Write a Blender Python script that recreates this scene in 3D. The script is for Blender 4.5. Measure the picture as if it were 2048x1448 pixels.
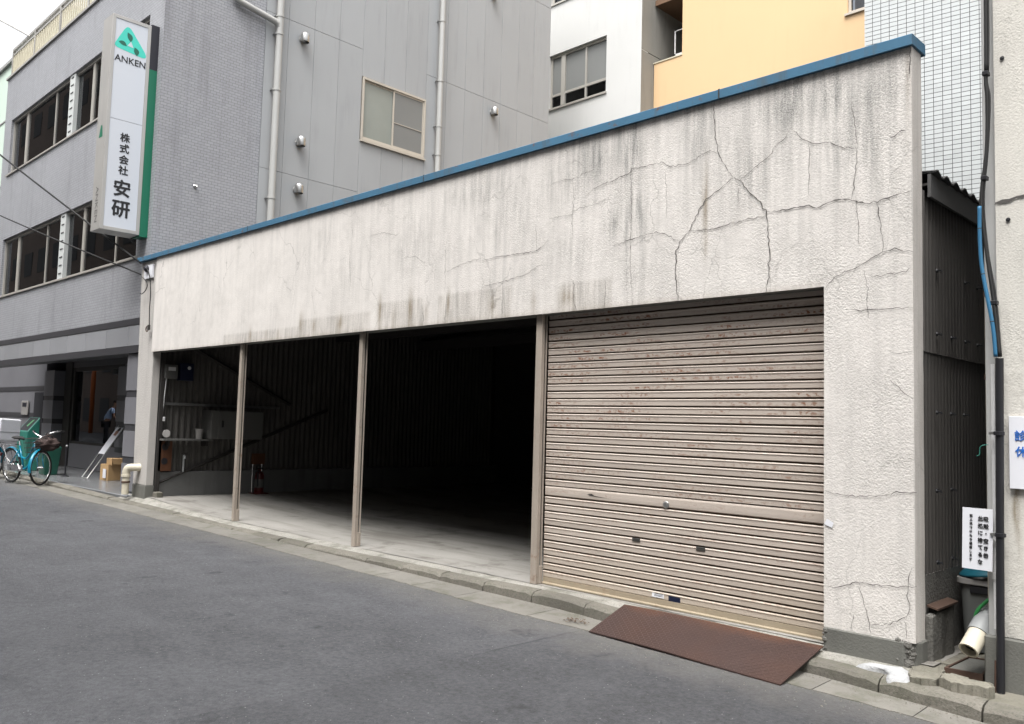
import bpy, bmesh, math, random
import numpy as np
from mathutils import Vector, Matrix

for o in list(bpy.data.objects):
    bpy.data.objects.remove(o, do_unlink=True)
SC = bpy.context.scene
COL = SC.collection
random.seed(7)
rng = np.random.default_rng(11)

# ------------------------------------------------------------------ camera
cam_d = bpy.data.cameras.new('camera')
cam = bpy.data.objects.new('camera', cam_d)
COL.objects.link(cam)
cam_d.sensor_width = 36.0
cam_d.lens = 1698.2 / 2048 * 36.0
cam_d.clip_start, cam_d.clip_end = 0.05, 800
yaw, pitch, roll = -0.7785543, 0.07381215, 0.02800643
fwd = Vector((math.sin(yaw) * math.cos(pitch), math.cos(yaw) * math.cos(pitch), math.sin(pitch)))
rgt = Vector((math.cos(yaw), -math.sin(yaw), 0))
upv = rgt.cross(fwd)
r2 = math.cos(roll) * rgt + math.sin(roll) * upv
u2 = -math.sin(roll) * rgt + math.cos(roll) * upv
mw = Matrix((r2, u2, -fwd)).transposed().to_4x4()
mw.translation = Vector((0, -5.6849, 1.6))
cam.matrix_world = mw
SC.camera = cam

# ------------------------------------------------------------------ world, sun, exposure
SUN_EL, SUN_AZ = math.radians(66), math.radians(160)      # azimuth measured from +Y towards +X
world = bpy.data.worlds.new('World')
SC.world = world
world.use_nodes = True
wt = world.node_tree
wt.nodes.clear()
sky = wt.nodes.new('ShaderNodeTexSky')
sky.sky_type = 'NISHITA'
sky.sun_disc = False
sky.sun_elevation = SUN_EL
sky.sun_rotation = SUN_AZ
sky.air_density, sky.dust_density, sky.ozone_density = 1.0, 6.0, 1.0
hs = wt.nodes.new('ShaderNodeHueSaturation')
hs.inputs['Saturation'].default_value = 0.12                # a grey, overcast sky
hs.inputs['Value'].default_value = 1.0
bg = wt.nodes.new('ShaderNodeBackground')
bg.inputs['Strength'].default_value = 0.15
wo = wt.nodes.new('ShaderNodeOutputWorld')
wt.links.new(sky.outputs[0], hs.inputs['Color'])
wt.links.new(hs.outputs[0], bg.inputs['Color'])
wt.links.new(bg.outputs[0], wo.inputs['Surface'])
sun_d = bpy.data.lights.new('sun', 'SUN')
sun_d.energy = 0.8
sun_d.angle = math.radians(30)
sun_d.color = (1.0, 0.97, 0.93)
sun = bpy.data.objects.new('sun', sun_d)
COL.objects.link(sun)
sdir = Vector((math.sin(SUN_AZ) * math.cos(SUN_EL), math.cos(SUN_AZ) * math.cos(SUN_EL), math.sin(SUN_EL)))
sun.rotation_euler = sdir.to_track_quat('Z', 'Y').to_euler()
sun.location = (0, -8, 20)
vs = SC.view_settings
vs.view_transform = 'Standard'
vs.look = 'None'
vs.exposure = 1.45
vs.gamma = 1.0
vs.use_curve_mapping = False
SC.render.engine = 'CYCLES'
SC.cycles.use_denoising = True
SC.cycles.max_bounces = 6
SC.cycles.transparent_max_bounces = 12
SC.cycles.caustics_reflective = False
SC.cycles.caustics_refractive = False

# ------------------------------------------------------------------ node helper and materials
class NT:
    def __init__(s, name):
        m = bpy.data.materials.new(name)
        m.use_nodes = True
        s.m, s.t = m, m.node_tree
        s.t.nodes.clear()
        s.out = s.n('ShaderNodeOutputMaterial')
        s.pos = s.n('ShaderNodeNewGeometry').outputs['Position']
    def n(s, typ, **kw):
        nd = s.t.nodes.new(typ)
        for k, v in kw.items():
            setattr(nd, k, v)
        return nd
    def put(s, sock, v):
        if isinstance(v, bpy.types.NodeSocket):
            s.t.links.new(v, sock)
        elif v is not None:
            if sock.type == 'RGBA' and len(v) == 3:
                v = (*v, 1)
            sock.default_value = v
    def math(s, op, a, b=None, clamp=False):
        nd = s.n('ShaderNodeMath', operation=op)
        nd.use_clamp = clamp
        s.put(nd.inputs[0], a)
        if b is not None:
            s.put(nd.inputs[1], b)
        return nd.outputs[0]
    def vmul(s, v, k):
        nd = s.n('ShaderNodeVectorMath', operation='MULTIPLY')
        s.put(nd.inputs[0], v); s.put(nd.inputs[1], k)
        return nd.outputs[0]
    def scale(s, v, f):
        nd = s.n('ShaderNodeVectorMath', operation='SCALE')
        s.put(nd.inputs[0], v); s.put(nd.inputs['Scale'], f)
        return nd.outputs[0]
    def noise(s, sc, det=3, rough=0.55, vec=None, dist=0.0):
        nd = s.n('ShaderNodeTexNoise')
        s.put(nd.inputs['Vector'], s.pos if vec is None else vec)
        nd.inputs['Scale'].default_value = sc
        nd.inputs['Detail'].default_value = det
        nd.inputs['Roughness'].default_value = rough
        nd.inputs['Distortion'].default_value = dist
        return nd.outputs['Fac']
    def voro(s, sc, vec=None, feature='F1', out='Distance'):
        nd = s.n('ShaderNodeTexVoronoi', feature=feature)
        s.put(nd.inputs['Vector'], s.pos if vec is None else vec)
        nd.inputs['Scale'].default_value = sc
        return nd.outputs[out]
    def ramp(s, f, lo, hi, a=0.0, b=1.0):
        nd = s.n('ShaderNodeMapRange')
        nd.clamp = True
        s.put(nd.inputs[0], f)
        for i, v in enumerate((lo, hi, a, b)):
            nd.inputs[i + 1].default_value = v
        return nd.outputs[0]
    def mix(s, f, a, b):
        nd = s.n('ShaderNodeMix', data_type='RGBA')
        s.put(nd.inputs[0], f)
        s.put(nd.inputs[6], a); s.put(nd.inputs[7], b)
        return nd.outputs[2]
    def sep(s, v=None):
        nd = s.n('ShaderNodeSeparateXYZ')
        s.put(nd.inputs[0], s.pos if v is None else v)
        return nd.outputs
    def comb(s, x, y, z):
        nd = s.n('ShaderNodeCombineXYZ')
        for i, v in enumerate((x, y, z)):
            s.put(nd.inputs[i], v)
        return nd.outputs[0]
    def attr(s, name):
        return s.n('ShaderNodeAttribute', attribute_name=name).outputs['Fac']
    def rnd(s):
        return s.n('ShaderNodeObjectInfo').outputs['Random']
    def bump(s, h, dist=0.01, strength=1.0, normal=None):
        nd = s.n('ShaderNodeBump')
        nd.inputs['Distance'].default_value = dist
        nd.inputs['Strength'].default_value = strength
        s.put(nd.inputs['Height'], h)
        if normal is not None:
            s.put(nd.inputs['Normal'], normal)
        return nd.outputs[0]
    def bsdf(s, col, rough=0.8, metal=0.0, spec=0.5, normal=None, **kw):
        b = s.n('ShaderNodeBsdfPrincipled')
        s.put(b.inputs['Base Color'], col)
        s.put(b.inputs['Roughness'], rough)
        s.put(b.inputs['Metallic'], metal)
        s.put(b.inputs['Specular IOR Level'], spec)
        if normal is not None:
            s.put(b.inputs['Normal'], normal)
        for k, v in kw.items():
            s.put(b.inputs[k], v)
        s.t.links.new(b.outputs[0], s.out.inputs['Surface'])
        return s.m

def M(name, col, rough=0.8, var=0.12, vsc=1.6, fine=0.08, fsc=55, bump=0.0, bsc=80, metal=0.0, spec=0.4,
      rnd=0.0, streak=0.0, rust=0.0, rustcol=(0.16, 0.06, 0.025)):
    """Painted, cast or woven surface: colour with slow and fine variation, optional run-down dirt, rust spots and relief."""
    s = NT(name)
    f = s.math('ADD', 1 - var - fine - rnd, s.math('MULTIPLY', s.noise(vsc, 4), 2 * var))
    f = s.math('ADD', f, s.math('MULTIPLY', s.noise(fsc, 3), 2 * fine))
    if rnd:
        f = s.math('ADD', f, s.math('MULTIPLY', s.rnd(), 2 * rnd))
    c = s.scale(col, f)
    if streak:
        st = s.noise(1.0, 5, 0.6, vec=s.vmul(s.pos, (7, 7, 0.7)))
        k = s.math('MULTIPLY', s.ramp(st, 0.5, 0.75), s.ramp(s.noise(0.9, 3), 0.4, 0.65))
        c = s.mix(s.math('MULTIPLY', k, streak), c, tuple(x * 0.35 for x in col))
    if rust:
        rn = s.math('MULTIPLY', s.ramp(s.noise(9, 5, 0.7), 0.56, 0.66), s.ramp(s.noise(2.2, 2), 0.45, 0.6))
        c = s.mix(s.math('MULTIPLY', rn, rust), c, rustcol)
    nm = s.bump(s.noise(bsc, 4), 0.01, bump) if bump else None
    return s.bsdf(c, rough, metal, spec, nm)

def glass_mat(name, tint=(0.55, 0.6, 0.6), refl=1.45, rough=0.0):
    s = NT(name)
    tr = s.n('ShaderNodeBsdfTransparent'); s.put(tr.inputs[0], tint)
    gl = s.n('ShaderNodeBsdfGlossy'); gl.inputs['Roughness'].default_value = rough
    s.put(gl.inputs[0], (0.95, 0.97, 1.0))
    wob = s.bump(s.noise(1.3, 1), 0.02, 0.025)
    s.put(gl.inputs['Normal'], wob)
    fr = s.n('ShaderNodeFresnel'); fr.inputs[0].default_value = refl
    mx = s.n('ShaderNodeMixShader')
    s.put(mx.inputs[0], fr.outputs[0]); s.put(mx.inputs[1], tr.outputs[0]); s.put(mx.inputs[2], gl.outputs[0])
    s.t.links.new(mx.outputs[0], s.out.inputs['Surface'])
    return s.m

MAT = {}
def stucco(name, base, grime_gain=1.0):
    s = NT(name)
    x, y, z = s.sep()
    # trowelled, knocked-down plaster grain
    warp = s.noise(105, 3, 0.68)
    cell = s.voro(88, feature='SMOOTH_F1')
    grain = s.math('ADD', s.math('MULTIPLY', warp, 0.9), s.math('MULTIPLY', cell, 0.7))
    coarse = s.noise(10, 3)
    h = s.math('ADD', grain, s.math('MULTIPLY', coarse, 0.12))
    rough_amt = s.math('MULTIPLY', s.attr('rough'), s.ramp(s.noise(1.7, 4, 0.6), 0.32, 0.62, 0.4, 1.1))
    nd = s.n('ShaderNodeBump'); nd.inputs['Distance'].default_value = 0.0034
    s.put(nd.inputs['Strength'], rough_amt); s.put(nd.inputs['Height'], h)
    c = s.scale(base, s.math('ADD', 0.86, s.math('MULTIPLY', s.noise(1.1, 4), 0.28)))
    pit = s.ramp(grain, 0.52, 0.86, 0.22, 0.0)
    c = s.mix(s.math('MULTIPLY', pit, rough_amt), c, (0.22, 0.2, 0.18))
    # hairline crazing
    wv = s.n('ShaderNodeVectorMath', operation='ADD')
    nz = s.n('ShaderNodeTexNoise'); s.put(nz.inputs['Vector'], s.pos); nz.inputs['Scale'].default_value = 2.4; nz.inputs['Detail'].default_value = 6
    s.put(wv.inputs[0], s.vmul(s.pos, (1.5, 1.5, 0.75))); s.put(wv.inputs[1], s.scale(nz.outputs['Color'], 0.55))
    hair = s.voro(1.25, vec=wv.outputs[0], feature='DISTANCE_TO_EDGE')
    hm = s.math('MULTIPLY', s.ramp(hair, 0.002, 0.0085, 1.0, 0.0), s.ramp(s.noise(0.9, 4, 0.7), 0.42, 0.62))
    c = s.mix(s.math('MULTIPLY', hm, 0.42), c, (0.16, 0.15, 0.14))
    # run-down grime
    st = s.noise(1.0, 6, 0.62, vec=s.vmul(s.pos, (11, 11, 0.9)))
    st2 = s.noise(1.0, 4, 0.6, vec=s.vmul(s.pos, (26, 26, 2.2)))
    g = s.attr('grime')
    spot = s.ramp(s.math('ADD', s.math('MULTIPLY', st, 0.38), s.math('ADD', s.math('MULTIPLY', st2, 0.3), s.math('MULTIPLY', warp, 0.42))), 0.49, 0.65)
    dark = s.math('MULTIPLY', s.math('MULTIPLY', g, spot), 0.8 * grime_gain, clamp=True)
    c = s.mix(dark, c, (0.13, 0.135, 0.13))
    faint = s.math('MULTIPLY', s.ramp(st, 0.5, 0.74), 0.13)
    c = s.mix(faint, c, (0.33, 0.32, 0.31))
    mott = s.math('MULTIPLY', s.ramp(s.math('ADD', s.math('MULTIPLY', s.noise(3.2, 5, 0.65), 0.6), s.math('MULTIPLY', s.noise(130, 2), 0.4)), 0.5, 0.66), 0.24)
    c = s.mix(mott, c, (0.3, 0.29, 0.27))
    r = s.math('MULTIPLY', s.attr('stain'), s.ramp(s.math('ADD', s.math('MULTIPLY', st2, 0.6), s.math('MULTIPLY', warp, 0.4)), 0.3, 0.55), clamp=True)
    c = s.mix(s.math('MULTIPLY', r, 0.85), c, (0.19, 0.14, 0.075))
    return s.bsdf(c, 0.92, 0, 0.2, nd.outputs[0])
MAT['stucco'] = stucco('stucco', (0.7, 0.668, 0.632))
MAT['stucco_right'] = stucco('cream_stucco', (0.62, 0.6, 0.55))
MAT['stucco_grey'] = M('pillar_stucco', (0.47, 0.45, 0.425), 0.92, 0.14, 1.4, 0.12, 60, 0.7, 45, streak=0.55)
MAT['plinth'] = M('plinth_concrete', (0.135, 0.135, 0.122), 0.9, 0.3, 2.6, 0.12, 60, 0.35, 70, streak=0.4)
MAT['broken'] = M('broken_concrete', (0.13, 0.126, 0.115), 0.95, 0.35, 9, 0.25, 60, 1.0, 50)
MAT['crack'] = M('crack_dark', (0.085, 0.08, 0.075), 0.95, 0.35, 6, 0.2, 60)

s = NT('blue_coping_paint')
c = s.scale((0.062, 0.165, 0.265), s.math('ADD', 0.8, s.math('MULTIPLY', s.noise(2.2, 4), 0.4)))
c = s.mix(s.math('MULTIPLY', s.ramp(s.noise(1.0, 5, 0.65, vec=s.vmul(s.pos, (9, 9, 2))), 0.52, 0.68), 0.6), c, (0.09, 0.115, 0.13))
c = s.mix(s.math('MULTIPLY', s.ramp(s.noise(6, 5, 0.7), 0.6, 0.68), 0.8), c, (0.16, 0.085, 0.05))
MAT['blue'] = s.bsdf(c, 0.5, 0, 0.4, s.bump(s.noise(12, 2), 0.004, 0.4))

s = NT('asphalt')
x, y, z = s.sep()
agg = s.voro(95)
fine = s.noise(240, 2)
big = s.noise(0.55, 5, 0.6)
f = s.math('ADD', 0.6, s.math('MULTIPLY', big, 0.6))
f = s.math('ADD', f, s.math('MULTIPLY', s.math('SUBTRACT', s.noise(30, 4, 0.8), 0.5), 1.5))
f = s.math('ADD', f, s.math('MULTIPLY', s.math('SUBTRACT', s.noise(3.2, 4, 0.65), 0.5), 0.55))
band = s.noise(1.0, 3, 0.5, vec=s.vmul(s.pos, (0.12, 1.1, 1)))
f = s.math('ADD', f, s.math('MULTIPLY', s.math('SUBTRACT', band, 0.5), 0.5))
seam = s.math('ADD', x, s.math('MULTIPLY', s.math('SUBTRACT', s.noise(2.2, 5), 0.5), 0.09))
side = s.ramp(seam, -4.25, -4.2)
f = s.math('MULTIPLY', f, s.math('SUBTRACT', 1.0, s.math('MULTIPLY', side, 0.13)))
c = s.scale((0.092, 0.0935, 0.1005), f)
line = s.math('MULTIPLY', s.ramp(s.math('ABSOLUTE', s.math('ADD', seam, 4.222)), 0.004, 0.016, 1.0, 0.0), s.ramp(s.noise(1.1, 3), 0.38, 0.55))
c = s.mix(s.math('MULTIPLY', line, 0.55), c, (0.028, 0.028, 0.03))
chip = s.ramp(s.voro(24), 0.07, 0.11, 1.0, 0.0)
chipm = s.math('MULTIPLY', chip, s.ramp(s.noise(7, 2), 0.46, 0.56))
c = s.mix(s.math('MULTIPLY', chipm, 0.65), c, (0.4, 0.4, 0.4))
dust = s.math('MULTIPLY', s.ramp(s.math('ADD', y, s.math('MULTIPLY', s.math('SUBTRACT', s.noise(2.5, 5, 0.7), 0.5), 1.1)), -1.15, -0.45), 0.55)
c = s.mix(dust, c, (0.16, 0.152, 0.138))
oil = s.math('MULTIPLY', s.ramp(s.noise(2.6, 3, 0.6), 0.66, 0.73), 0.6)
c = s.mix(oil, c, (0.03, 0.03, 0.033))
h = s.math('ADD', s.math('MULTIPLY', agg, 0.8), s.math('MULTIPLY', fine, 0.5))
MAT['asphalt'] = s.bsdf(c, 0.88, 0, 0.3, s.bump(h, 0.008, 1.0))

def agg_concrete(name, base, dark, sc, amt, bumpy, blot=0.3):
    s = NT(name)
    f = s.math('ADD', 0.75 - blot / 2, s.math('MULTIPLY', s.noise(1.7, 5, 0.62), 0.5 + blot))
    f = s.math('ADD', f, s.math('MULTIPLY', s.math('SUBTRACT', s.rnd(), 0.5), 0.24))
    c = s.scale(base, f)
    sp = s.ramp(s.noise(sc, 3, 0.7), 0.5, 0.66)
    c = s.mix(s.math('MULTIPLY', sp, amt), c, dark)
    moss = s.math('MULTIPLY', s.ramp(s.noise(4.5, 5, 0.7), 0.48, 0.66), 0.6)
    c = s.mix(moss, c, (0.1, 0.1, 0.075))
    return s.bsdf(c, 0.92, 0, 0.25, s.bump(s.noise(sc * 0.8, 4, 0.7), 0.008, bumpy))
MAT['kerb'] = agg_concrete('kerb_concrete', (0.165, 0.155, 0.133), (0.09, 0.085, 0.075), 70, 0.7, 0.9)
MAT['gutter'] = agg_concrete('gutter_concrete', (0.175, 0.167, 0.15), (0.15, 0.145, 0.13), 60, 0.5, 0.5)
MAT['apron'] = agg_concrete('apron_aggregate', (0.3, 0.29, 0.262), (0.14, 0.135, 0.12), 85, 0.65, 0.9, 0.15)
MAT['slab'] = agg_concrete('broken_slab', (0.2, 0.188, 0.155), (0.14, 0.135, 0.115), 60, 0.6, 0.8)

s = NT('garage_floor_concrete')
f = s.math('ADD', 0.66, s.math('MULTIPLY', s.noise(0.9, 6, 0.62), 0.62))
f = s.math('ADD', f, s.math('MULTIPLY', s.math('SUBTRACT', s.noise(60, 3), 0.5), 0.28))
c = s.scale((0.27, 0.26, 0.24), f)
c = s.mix(s.math('MULTIPLY', s.ramp(s.noise(1.0, 5, 0.6, vec=s.vmul(s.pos, (0.5, 3.5, 1))), 0.47, 0.66), 0.6), c, (0.12, 0.11, 0.095))
c = s.mix(s.math('MULTIPLY', s.ramp(s.noise(2.3, 4, 0.65), 0.56, 0.68), 0.55), c, (0.09, 0.082, 0.07))
MAT['floor'] = s.bsdf(c, 0.85, 0, 0.3, s.bump(s.noise(70, 3), 0.005, 0.35))

s = NT('shutter_paint')
x, y, z = s.sep()
f = s.math('ADD', 0.84, s.math('MULTIPLY', s.noise(1.0, 5, 0.6, vec=s.vmul(s.pos, (1.2, 1, 9))), 0.22))
f = s.math('ADD', f, s.math('MULTIPLY', s.math('SUBTRACT', s.rnd(), 0.5), 0.12))
f = s.math('ADD', f, s.math('MULTIPLY', s.math('SUBTRACT', s.noise(110, 2), 0.5), 0.12))
c = s.scale((0.5, 0.437, 0.382), f)
low = s.ramp(z, 0.2, 0.62, 1.0, 0.0)
c = s.mix(s.math('MULTIPLY', low, s.ramp(s.noise(1.3, 4), 0.35, 0.65, 0.1, 0.55)), c, (0.4, 0.335, 0.245))
edge = s.math('FRACT', s.math('DIVIDE', s.math('SUBTRACT', z, 0.235), 0.0665))
near = s.ramp(s.math('ABSOLUTE', s.math('SUBTRACT', edge, 0.66)), 0.08, 0.3, 1.0, 0.16)
hi = s.ramp(z, 0.75, 1.9, 0.35, 1.0)
rs = s.ramp(s.noise(1.0, 5, 0.7, vec=s.vmul(s.pos, (26, 1, 42))), 0.5, 0.57)
rz = s.ramp(s.noise(1.0, 3, 0.6, vec=s.vmul(s.pos, (1.7, 1, 7))), 0.44, 0.62)
c = s.mix(s.math('MULTIPLY', s.math('MULTIPLY', rs, near), s.math('MULTIPLY', rz, hi)), c, (0.2, 0.075, 0.03))
MAT['shutter'] = s.bsdf(c, 0.5, 0, 0.4, s.bump(s.noise(35, 3), 0.003, 0.25))
MAT['shutter_rail'] = M('shutter_rail_paint', (0.31, 0.26, 0.19), 0.5, 0.2, 3, 0.08, 60, 0.1, 40, rust=0.3)
MAT['groove'] = M('slat_joint_brown', (0.075, 0.05, 0.032), 0.9, 0.3, 8, 0.2, 60)  # dark brown backing sheet that shows between the slats
MAT['post'] = M('post_paint', (0.34, 0.295, 0.25), 0.5, 0.22, 2.5, 0.1, 70, 0.1, 40, streak=0.6, rust=0.5)
MAT['dark_metal'] = M('dark_metal', (0.035, 0.033, 0.03), 0.6, 0.25, 4, 0.1)
MAT['worn_bar'] = M('worn_plate_bar', (0.072, 0.044, 0.037), 0.6, 0.3, 5, 0.15, metal=0.2)

s = NT('rusted_checker_plate')
f = s.math('ADD', 0.7, s.math('MULTIPLY', s.noise(3.0, 5, 0.65), 0.6))
c = s.scale((0.055, 0.034, 0.03), f)
c = s.mix(s.math('MULTIPLY', s.ramp(s.noise(1.8, 4), 0.45, 0.7), 0.45), c, (0.075, 0.037, 0.025))
x, y, z = s.sep()
c = s.mix(s.math('MULTIPLY', s.ramp(s.math('ADD', y, s.math('MULTIPLY', s.noise(3, 4), 0.3)), 0.0, 0.16), 0.75), c, (0.13, 0.058, 0.03))
MAT['plate'] = s.bsdf(c, 0.78, 0.15, 0.35, s.bump(s.noise(90, 3), 0.003, 0.5))

# mosaic tile too small to pick apart: running bond on both faces of the office
s = NT('small_grey_mosaic_tile')
x, y, z = s.sep()
uv = s.comb(s.math('ADD', x, y), z, 0.0)
bt = s.n('ShaderNodeTexBrick')
s.put(bt.inputs['Vector'], uv)
bt.offset = 0.5
for k, v in (('Scale', 1.0), ('Mortar Size', 0.004), ('Mortar Smooth', 0.3), ('Bias', 0.0), ('Brick Width', 0.118), ('Row Height', 0.052)):
    bt.inputs[k].default_value = v
s.put(bt.inputs['Color1'], (0.342, 0.349, 0.372)); s.put(bt.inputs['Color2'], (0.308, 0.315, 0.336)); s.put(bt.inputs['Mortar'], (0.17, 0.17, 0.178))
f = s.math('ADD', 0.86, s.math('MULTIPLY', s.noise(0.5, 4), 0.28))
c = s.scale(bt.outputs['Color'], f)
k = s.math('MULTIPLY', s.ramp(s.noise(1.0, 5, 0.6, vec=s.vmul(s.pos, (5, 5, 0.5))), 0.52, 0.72), 0.35)
c = s.mix(k, c, (0.14, 0.14, 0.15))
MAT['tile'] = s.bsdf(c, 0.38, 0, 0.45, s.bump(s.math('SUBTRACT', 1.0, bt.outputs['Fac']), 0.004, 0.7))

MAT['alc'] = M('grey_panel_paint', (0.352, 0.362, 0.37), 0.75, 0.07, 0.6, 0.03, 60, 0.12, 90, rnd=0.03, streak=0.22)
MAT['joint'] = M('panel_sealant', (0.33, 0.33, 0.32), 0.8, 0.1)
MAT['pipe_grey'] = M('grey_downpipe', (0.42, 0.42, 0.405), 0.45, 0.08, 2, 0.03, streak=0.2)
MAT['steel'] = M('stainless_hood', (0.5, 0.5, 0.49), 0.32, 0.1, 6, 0.04, metal=0.9)
MAT['alu'] = M('aluminium_frame', (0.46, 0.44, 0.4), 0.42, 0.08, 3, 0.03, metal=0.35)
MAT['alu_white'] = M('white_window_strip', (0.52, 0.54, 0.53), 0.5, 0.08, 3, 0.03)
MAT['alu_beige'] = M('beige_sash', (0.47, 0.43, 0.37), 0.45, 0.08, 3, 0.03)
MAT['frost'] = M('frosted_glass', (0.27, 0.29, 0.265), 0.25, 0.16, 0.9, 0.02, spec=0.5)
MAT['frost2'] = M('frosted_glass_behind_screen', (0.2, 0.205, 0.2), 0.45, 0.12, 0.9, 0.02)
MAT['granite_dark'] = M('dark_granite', (0.045, 0.045, 0.05), 0.35, 0.2, 2, 0.25, 130)
MAT['granite'] = M('grey_granite', (0.26, 0.265, 0.28), 0.35, 0.1, 1.5, 0.16, 140, rnd=0.06)
MAT['granite_wall'] = M('grey_granite_wall', (0.17, 0.17, 0.185), 0.4, 0.2, 1.2, 0.12, 140)
MAT['porch'] = M('porch_granite', (0.16, 0.165, 0.17), 0.25, 0.15, 1.2, 0.12, 140)
MAT['room'] = M('dim_room', (0.06, 0.06, 0.062), 0.9, 0.2)
MAT['room_green'] = M('shop_green', (0.03, 0.085, 0.07), 0.8, 0.25, 0.8)
MAT['curtain'] = M('curtain', (0.17, 0.165, 0.165), 0.9, 0.3, 1.2)
MAT['glass'] = glass_mat('window_glass', (0.5, 0.52, 0.54))
MAT['shop_glass'] = glass_mat('shop_glass', (0.85, 0.93, 0.9), 1.5)
MAT['rail'] = M('railing_beige', (0.56, 0.52, 0.4), 0.5, 0.08)
MAT['rail_top'] = M('railing_bar', (0.33, 0.32, 0.3), 0.45, 0.1)
MAT['sign_white'] = M('sign_acrylic', (0.6, 0.63, 0.68), 0.3, 0.04, 0.7, 0.01)
MAT['sign_frame'] = M('sign_frame_steel', (0.43, 0.42, 0.4), 0.4, 0.1, 2, 0.03, metal=0.3, streak=0.3)
MAT['sign_green'] = M('sign_green', (0.01, 0.15, 0.085), 0.45, 0.08)
MAT['sign_dark'] = M('sign_dark', (0.022, 0.022, 0.03), 0.45, 0.1)
MAT['logo'] = M('logo_teal', (0.07, 0.62, 0.5), 0.4, 0.05)
MAT['logo_dark'] = M('logo_green', (0.02, 0.13, 0.09), 0.4, 0.05)
MAT['ink_faint'] = M('faded_lettering', (0.17, 0.165, 0.16), 0.5, 0.1)
MAT['ink'] = M('black_lettering', (0.018, 0.018, 0.02), 0.5, 0.1)
MAT['ink_blue'] = M('blue_lettering', (0.02, 0.14, 0.5), 0.5, 0.1)
MAT['paper'] = M('white_board', (0.72, 0.73, 0.77), 0.55, 0.05, 2, 0.02, streak=0.1)
MAT['white_wall'] = M('white_render', (0.56, 0.56, 0.545), 0.85, 0.08, 0.5, 0.04, 40, 0.1, 60, streak=0.16)
MAT['conc_side'] = M('raw_concrete_side', (0.26, 0.25, 0.225), 0.9, 0.2, 0.6, 0.08, 40, 0.15, 60, streak=0.35)
MAT['yellow'] = M('yellow_render', (0.64, 0.45, 0.26), 0.8, 0.05, 0.5, 0.015, 40, streak=0.06)
MAT['brown'] = M('brown_soffit', (0.17, 0.1, 0.06), 0.8, 0.15)
MAT['tile_white'] = M('white_glazed_tile', (0.47, 0.49, 0.49), 0.16, 0.05, 1.5, 0.02, rnd=0.05, spec=0.55)
MAT['grout'] = M('dark_grout', (0.07, 0.07, 0.068), 0.9, 0.2)
MAT['pale_green'] = M('pale_green_render', (0.55, 0.66, 0.58), 0.85, 0.06, 0.4)
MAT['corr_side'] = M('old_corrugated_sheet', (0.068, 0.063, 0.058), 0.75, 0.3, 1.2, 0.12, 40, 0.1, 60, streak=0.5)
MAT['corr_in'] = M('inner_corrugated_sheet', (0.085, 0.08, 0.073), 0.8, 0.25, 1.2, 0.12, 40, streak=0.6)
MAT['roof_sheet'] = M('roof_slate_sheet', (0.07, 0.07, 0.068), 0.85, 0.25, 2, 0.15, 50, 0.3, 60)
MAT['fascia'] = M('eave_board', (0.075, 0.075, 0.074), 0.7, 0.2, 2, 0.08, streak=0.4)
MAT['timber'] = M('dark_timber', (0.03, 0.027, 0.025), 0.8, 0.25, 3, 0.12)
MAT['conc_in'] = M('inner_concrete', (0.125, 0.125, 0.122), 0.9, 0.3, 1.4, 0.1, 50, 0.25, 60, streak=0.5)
MAT['cream_pipe'] = M('cream_pvc', (0.55, 0.51, 0.41), 0.45, 0.12, 4, 0.05, streak=0.4)
MAT['pvc_grey'] = M('grey_pvc', (0.27, 0.28, 0.28), 0.4, 0.1, 4, 0.03)
MAT['trim'] = M('grey_trim', (0.42, 0.42, 0.41), 0.6, 0.08, 2, 0.04, streak=0.3)
MAT['black'] = M('black_paint', (0.015, 0.015, 0.018), 0.45, 0.2, 4, 0.1)
MAT['rubber'] = M('black_rubber', (0.02, 0.02, 0.02), 0.75, 0.2)
MAT['blue_tube'] = M('blue_conduit', (0.03, 0.14, 0.26), 0.5, 0.15, 4, 0.05)
MAT['can'] = M('grey_bin_plastic', (0.13, 0.135, 0.13), 0.5, 0.15, 4, 0.05, streak=0.3)
MAT['can_rim'] = M('bin_rim_plastic', (0.27, 0.26, 0.25), 0.5, 0.15, 6, 0.05)
MAT['teal_lid'] = M('teal_lid', (0.01, 0.1, 0.14), 0.5, 0.2, 5, 0.05)
MAT['dark_green'] = M('dark_green_plastic', (0.012, 0.08, 0.055), 0.5, 0.15)
MAT['hose'] = M('green_hose', (0.03, 0.22, 0.06), 0.4, 0.1)
MAT['mortar_white'] = M('white_mortar', (0.37, 0.375, 0.38), 0.9, 0.3, 13, 0.15, 60, 0.8, 70)
MAT['card'] = M('cardboard', (0.46, 0.3, 0.15), 0.85, 0.08, 3, 0.04)
MAT['teal'] = M('teal_paint', (0.0, 0.19, 0.3), 0.28, 0.08, spec=0.6)
MAT['teal_green'] = M('teal_green_plastic', (0.025, 0.16, 0.125), 0.45, 0.08)
MAT['chrome'] = M('chrome', (0.6, 0.6, 0.6), 0.2, 0.05, metal=1.0)
MAT['white_box'] = M('white_box_plastic', (0.72, 0.73, 0.77), 0.4, 0.04)
MAT['bag'] = M('brown_bag', (0.045, 0.028, 0.025), 0.8, 0.3, 12, 0.15, bump=0.5, bsc=30)
MAT['orange'] = M('orange_paint', (0.34, 0.09, 0.022), 0.6, 0.12)
MAT['red'] = M('red_paint', (0.075, 0.007, 0.007), 0.4, 0.1)
MAT['wood'] = M('orange_board', (0.075, 0.028, 0.011), 0.7, 0.2, 4)
MAT['cabinet'] = M('grey_cabinet', (0.1, 0.1, 0.095), 0.6, 0.12, 2, 0.05)
MAT['blue_box'] = M('blue_box', (0.004, 0.008, 0.03), 0.5, 0.1)
MAT['rust_sheet'] = M('rusted_sheet', (0.07, 0.042, 0.03), 0.85, 0.3, 4, 0.15)
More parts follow.
